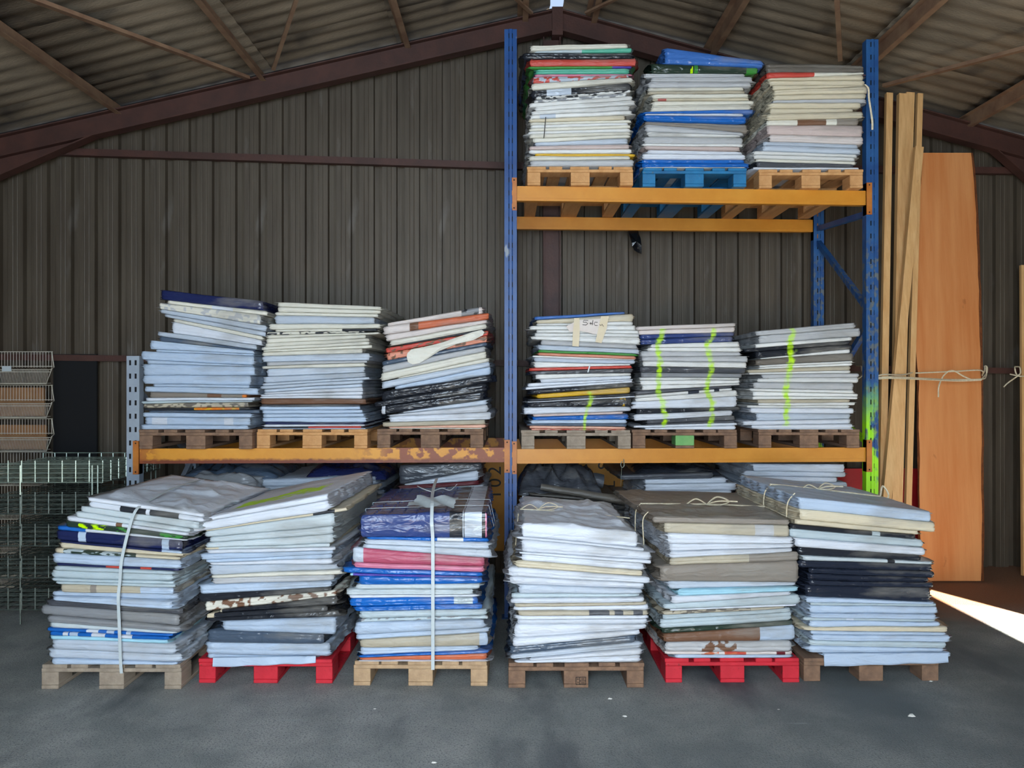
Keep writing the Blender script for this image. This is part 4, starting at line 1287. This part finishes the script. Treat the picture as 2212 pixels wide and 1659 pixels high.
# rope
def RP(x, y, Y=6.76): return P(x, y, Y)
mb = MB(); r = .0065
mb.tube(smoothpath([RP(1893,813,6.40),RP(1910,809,6.40),RP(1948,810,6.55),RP(1970,805,6.72),RP(1972,806,6.90),RP(2050,803,6.93),RP(2118,800,6.96),RP(2121,812,7.1)]), r)
mb.tube(smoothpath([RP(1893,816,6.40),RP(1925,814,6.40),RP(1990,817,6.7),RP(2050,820,6.93),RP(2118,819,6.95),RP(2130,812,7.05),RP(2131,793,7.06)]), r)
mb.tube(smoothpath([RP(1893,819,6.40),RP(1925,817,6.40),RP(2000,820,6.75),RP(2070,823,6.93),RP(2120,821,6.95)]), r)
mb.tube(smoothpath([RP(2100,821,6.92),RP(2080,812,6.91),RP(2063,802,6.90),RP(2052,801,6.90),RP(2045,805,6.90),RP(2036,815,6.90),RP(2028,835,6.90),RP(2027,858,6.90)]), r)
mb.tube(smoothpath([RP(2121,812,7.08),RP(2127,800,7.09),RP(2127,791,7.12),RP(2132,793,7.12),RP(2131,806,7.10),RP(2121,818,7.0)]), r)
tag(mb.obj('tie_rope', M_rope), 'cream rope tying the battens and the timber slab to the wall rail', 'rope')
mb = MB()
mb.tube(smoothpath([RP(2182,808,7.15),RP(2190,810,7.12),RP(2198,811,7.12),RP(2204,806,7.12),RP(2203,794,7.12),RP(2196,792,7.16),RP(2192,794,7.13),RP(2199,812,7.12),RP(2225,811,7.12)]), r)
mb.tube(smoothpath([RP(2200,811,7.12),RP(2190,818,7.12),RP(2176,828,7.12),RP(2168,836,7.12)]), r)
tag(mb.obj('tie_rope', M_rope), 'short cream rope knotted round the wall rail beyond the slab', 'rope')
mb = MB().tube(smoothpath([P(1850,790,6.95),P(1860,791,6.6),P(1862,800,6.5),P(1864,808,6.4),P(1858,815,6.2),P(1850,820,6.1)]), r)
tag(mb.obj('tie_rope', M_rope), 'rope end looped behind the stack with one lime line', 'rope')
# red board behind, low
a = P(1800,1013,7.30); b = P(2000,1180,7.30); mb = MB().box((a.x, 7.33, 0), (b.x, 7.36, a.z)); tag(mb.obj('red_board', M_redboard), 'red board standing low behind the battens and the slab', 'board')

# yellow sign behind the rear stacks, letters turned on their side
sg = empty('yellow_sign', (.2, 7.0, .2), 'yellow sign board with black letters, shadowed behind the rear stacks', 'sign')
MB().box((P(1015,0,7.08).x, 7.09, .25),(P(1352,0,7.08).x, 7.11, zf(975,7.1))).obj('board', M_yel, sg)
def letter(ch, x, y, size, rot, Y=7.085):
    cu = bpy.data.curves.new('letter', 'FONT'); cu.body = ch; cu.size = size; cu.extrude = .001; cu.align_x = 'CENTER'; cu.align_y = 'CENTER'
    to = bpy.data.objects.new('tmp', cu); COL.objects.link(to); dg = bpy.context.evaluated_depsgraph_get(); me = bpy.data.meshes.new_from_object(to.evaluated_get(dg)); bpy.data.objects.remove(to)
    me.materials.clear(); me.materials.append(M_ink); me.transform(Matrix.Rotation(math.radians(rot), 4, 'Z')); me.transform(Matrix.Rotation(math.pi/2, 4, 'X'))
    p = P(x, y, Y); me.name = 'letter'
    addobj('letter', me, sg, p-worldof(sg))
letter('G', 1239, 1000, .16, 90); letter('S', 1307, 1008, .17, 75); letter('S', 1281, 1028, .15, 80); letter('L', 1319, 1046, .13, 90)
letter('2', 1070, 1017, .17, 90); letter('0', 1070, 1043, .17, 90); letter('1', 1070, 1068, .17, 90)
letter('5', 1185, 1045, .16, 90)
# hook and film scrap
mb = MB().tube(smoothpath([P(1347,992,5.89),P(1348,1000,5.88),P(1348,1006,5.87),P(1344,1010,5.87),P(1341,1005,5.87),P(1342,999,5.88),P(1345,997,5.88)]), .003); mb.tube([P(1343,1010,5.87),P(1341,1050,5.9)], .0012)
tag(mb.obj('wire_hook', M_wire), 'small wire hook hanging under the orange beam', 'hook')
pts = [(1357,499),(1361,512),(1365,525),(1366,532),(1370,540),(1378,545),(1386,548),(1386,530),(1384,515),(1380,505),(1379,499)]
rr = random.Random(2); Q = [P(x,y,7.03+rr.uniform(-.02,.02)) for x,y in pts]; n = len(Q); mid = sum(Q, Vector())/n
V = [tuple(q) for q in Q]+[tuple(q+Vector((0,.02,0))) for q in Q]+[tuple(mid+Vector((0,-.03,0)))]; Fs = [(2*n,(i+1)%n,i) for i in range(n)]+[(i,(i+1)%n,n+(i+1)%n,n+i) for i in range(n)]+[tuple(n+k for k in range(n))]
tag(obj('plastic_film', V, Fs, M_plastic), 'black plastic film scrap hanging below the top shelf', 'film')

# ------------------------------------------------------------------ wire trays and wire bins
def tray(k, ytop, label):
    Yf = 5.70; px = 1660/Yf; a = P(-70, ytop, Yf); b = P(222, ytop+40, Yf); x0, x1, zt, zb = a.x, b.x, a.z, b.z; Yb = 6.62
    r = empty('wire_tray', ((x0+x1)/2, (Yf+Yb)/2, zb), label, 'wire tray', 'stacked galvanised wire trays')
    m = M_wire if k < 1 else M_wireb; w_ = .0042
    mb = MB(); nx = 10
    for i in range(nx+1): x = x0+(x1-x0)*i/nx; mb.tube([(x,Yf,zt+.025),(x,Yf,zb)], w_, 4)
    for z in np.linspace(zb, zt, 5): mb.tube([(x0,Yf+.004,z),(x1,Yf+.004,z)], w_ if z > zb+.01 else .006, 4)
    mb.obj('front_grid', m, r)
    mb = MB()
    for i in range(9): y = Yf+(Yb-Yf)*i/8; mb.tube([(x1,y,zt+.015),(x1,y,zb)], w_, 4)
    for z in np.linspace(zb, zt, 4): mb.tube([(x1,Yf,z),(x1,Yb,z)], w_, 4)
    mb.obj('side_grid', m, r)
    mb = MB()
    for i in range(nx+1): x = x0+(x1-x0)*i/nx; mb.tube([(x,Yb,zt),(x,Yb,zb)], w_, 4)
    for z in (zb, (zb+zt)/2, zt): mb.tube([(x0,Yb,z),(x1,Yb,z)], w_, 4)
    mb.obj('back_grid', m, r)
    mb = MB()
    for i in range(16): x = x0+(x1-x0)*i/15; mb.tube([(x,Yf,zb),(x,Yb,zb)], w_, 4)
    for i in range(9): y = Yf+(Yb-Yf)*i/8; mb.tube([(x0,y,zb),(x1,y,zb)], w_, 4)
    mb.obj('base_grid', m, r)
    rr = random.Random(k)
    for q in range(3):      # folded-down grids lying in the tray
        mb = MB(); z = zb+.03+q*.032; d = .03+.02*q
        for i in range(14): x = x0+.03+(x1-x0-.06)*i/13; mb.tube([(x,Yf+d,z),(x+rr.uniform(-.02,.02),Yb-.03,z+.004)], .003, 4)
        for i in range(8): y = Yf+d+(Yb-Yf-.08)*i/7; mb.tube([(x0+.02,y,z+.006),(x1-.02,y,z+.006)], .003, 4)
        mb.obj('folded_grid', M_wireb if k else m, r)
    lg = .235-.138 if k < 4 else zb-.004
    for x in (P(45,0,Yf).x, P(200,0,Yf).x, P(212,0,Yf).x):
        for y in (Yf-.006, Yb):
            mb = MB().tube([(x,y,zt-.01),(x,y,zb-.0),(x,y,zb-lg+.006)], .006, 5); mb.obj('leg', m, r)
for k, y in enumerate((1002,1070,1139,1208,1277)):
    tray(k, y, ['topmost galvanised wire tray in the stack beside the grey upright','second wire tray from the top of the stack','middle wire tray of the stack behind the navy banded tarp','second lowest wire tray of the stack','lowest wire tray of the stack, standing on the floor'][k])
YB = 6.72; pit = (CH-(758-829.5)/F*YB)/7
for k in range(7):
    zt = pit*(7-k); zb = zt-pit; m = M_wirew
    X = lambda px: (px-1106)/F*YB
    xl = X(-90); r = empty('wire_bin', ((xl+X(100))/2, YB, zb), ['topmost white wire bin of the stack, with a small plastic tag','second white wire bin from the top of the stack','third white wire bin from the top of the stack','fourth white wire bin, just above the wire trays','fifth white wire bin, seen through the trays','sixth white wire bin, seen through the trays','lowest white wire bin standing on the floor'][k], 'wire bin', 'white wire bins stacked against the wall')
    zm = zb+pit*.52; zr = zb+pit*.45; Yb = YB+.20
    mb = MB()
    for i in range(30): x = xl+(X(97)-xl)*i/29; mb.tube([(x,YB+.10,zt),(x,YB+.10,zm)], .0022, 4)
    for z in (zt-.003, zm+.01): mb.tube([(xl,YB+.10,z),(X(99),YB+.10,z)], .0035, 4)
    mb.obj('back_panel', m, r)
    mb = MB(); mb.tube([(X(97),YB+.10,zt-.003),(X(102),YB+.10,zm),(X(112),YB,zr+.01),(X(97),YB+.02,zb+.01),(xl,YB+.02,zb+.01)], .0045, 5); mb.obj('side_frame', m, r)
    mb = MB()
    for i in range(58): x = xl+(X(97)-xl)*i/57; mb.tube([(x+.03,YB,zr),(x,YB+.02,zb+.01),(x-.07,Yb,zb+.012)], .002, 4)
    for z, y, e in ((zr,YB,110),(zr-.02,YB,108),(zb+.012,YB+.02,98)): mb.tube([(xl,y,z),(X(e),y,z)], .0035, 4)
    mb.tube([(xl,Yb,zb+.014),(X(80),Yb,zb+.014)], .003, 4)
    mb.obj('basket', m, r)
    if k == 0:
        MB().box((X(5),YB-.006,zr-.015),(X(25),YB-.003,zr+.03)).obj('price_tag', M_strap, r)
for (k, x1, h0, lb) in ((2, 80, .80, 'brown cardboard piece in the second highest white wire bin'),(1, 76, .92, 'brown cardboard piece in the third highest white wire bin')):
    zb = pit*(7-k-1) if k == 1 else pit*4; 
    tag(MB().box((-4.85,YB+.13,zb+.016),(X(x1),YB+.135,zb+pit*h0)).box((-4.85,YB+.18,zb+.016),(X(x1)-.02,YB+.185,zb+pit*h0*.96)).box((-4.85,YB+.13,zb+.016),(X(x1)-.02,YB+.185,zb+.02)).obj('cardboard_sheet', M_card), lb, 'cardboard')
# near-black flat rectangle by the wall behind the bins
Yq = ywall(-4)-.10
tag(MB().box((P(112,0,7.0).x, 7.02,0),(P(206,0,7.0).x, 7.04, zf(765,7.0))).obj('dark_rectangle', M_dark), 'near-black rectangle by the wall between the wire bins and the grey upright', 'board')

# debris on the floor
def fl(x, y): Y = CH*F/(y-829.5); return Vector(((x-1106)/F*Y, Y, 0))
rr = random.Random(11)
for (x, y, s_, lb) in ((1318,1510,.02,'white chip of debris below the brown pallet'),(1970,1547,.03,'pale curled shaving on the floor near the timber side'),(1350,1548,.018,'thin pale splinter in the middle of the floor'),(937,1648,.018,'white sliver at the very front of the floor'),(810,1532,.012,'small white crumb below the light wooden pallet'),(2011,1472,.014,'white lump beside the dark pallet block'),(1682,1533,.01,'tiny pale crumb below the second red pallet')):
    c = fl(x, y); n = 7; V = [(c.x+s_*rr.uniform(.5,1)*math.cos(6.28*i/n), c.y+.6*s_*rr.uniform(.5,1)*math.sin(6.28*i/n), .001) for i in range(n)]
    V += [(c.x+(v[0]-c.x)*.6, c.y+(v[1]-c.y)*.6, .001+s_*.35*rr.uniform(.5,1)) for v in V]
    tag(obj('debris_chip', V, [tuple(range(n))[::-1], tuple(n+k for k in range(n))]+[(i,(i+1)%n,n+(i+1)%n,n+i) for i in range(n)], M_chip), lb, 'debris', 'bits of debris on the floor')
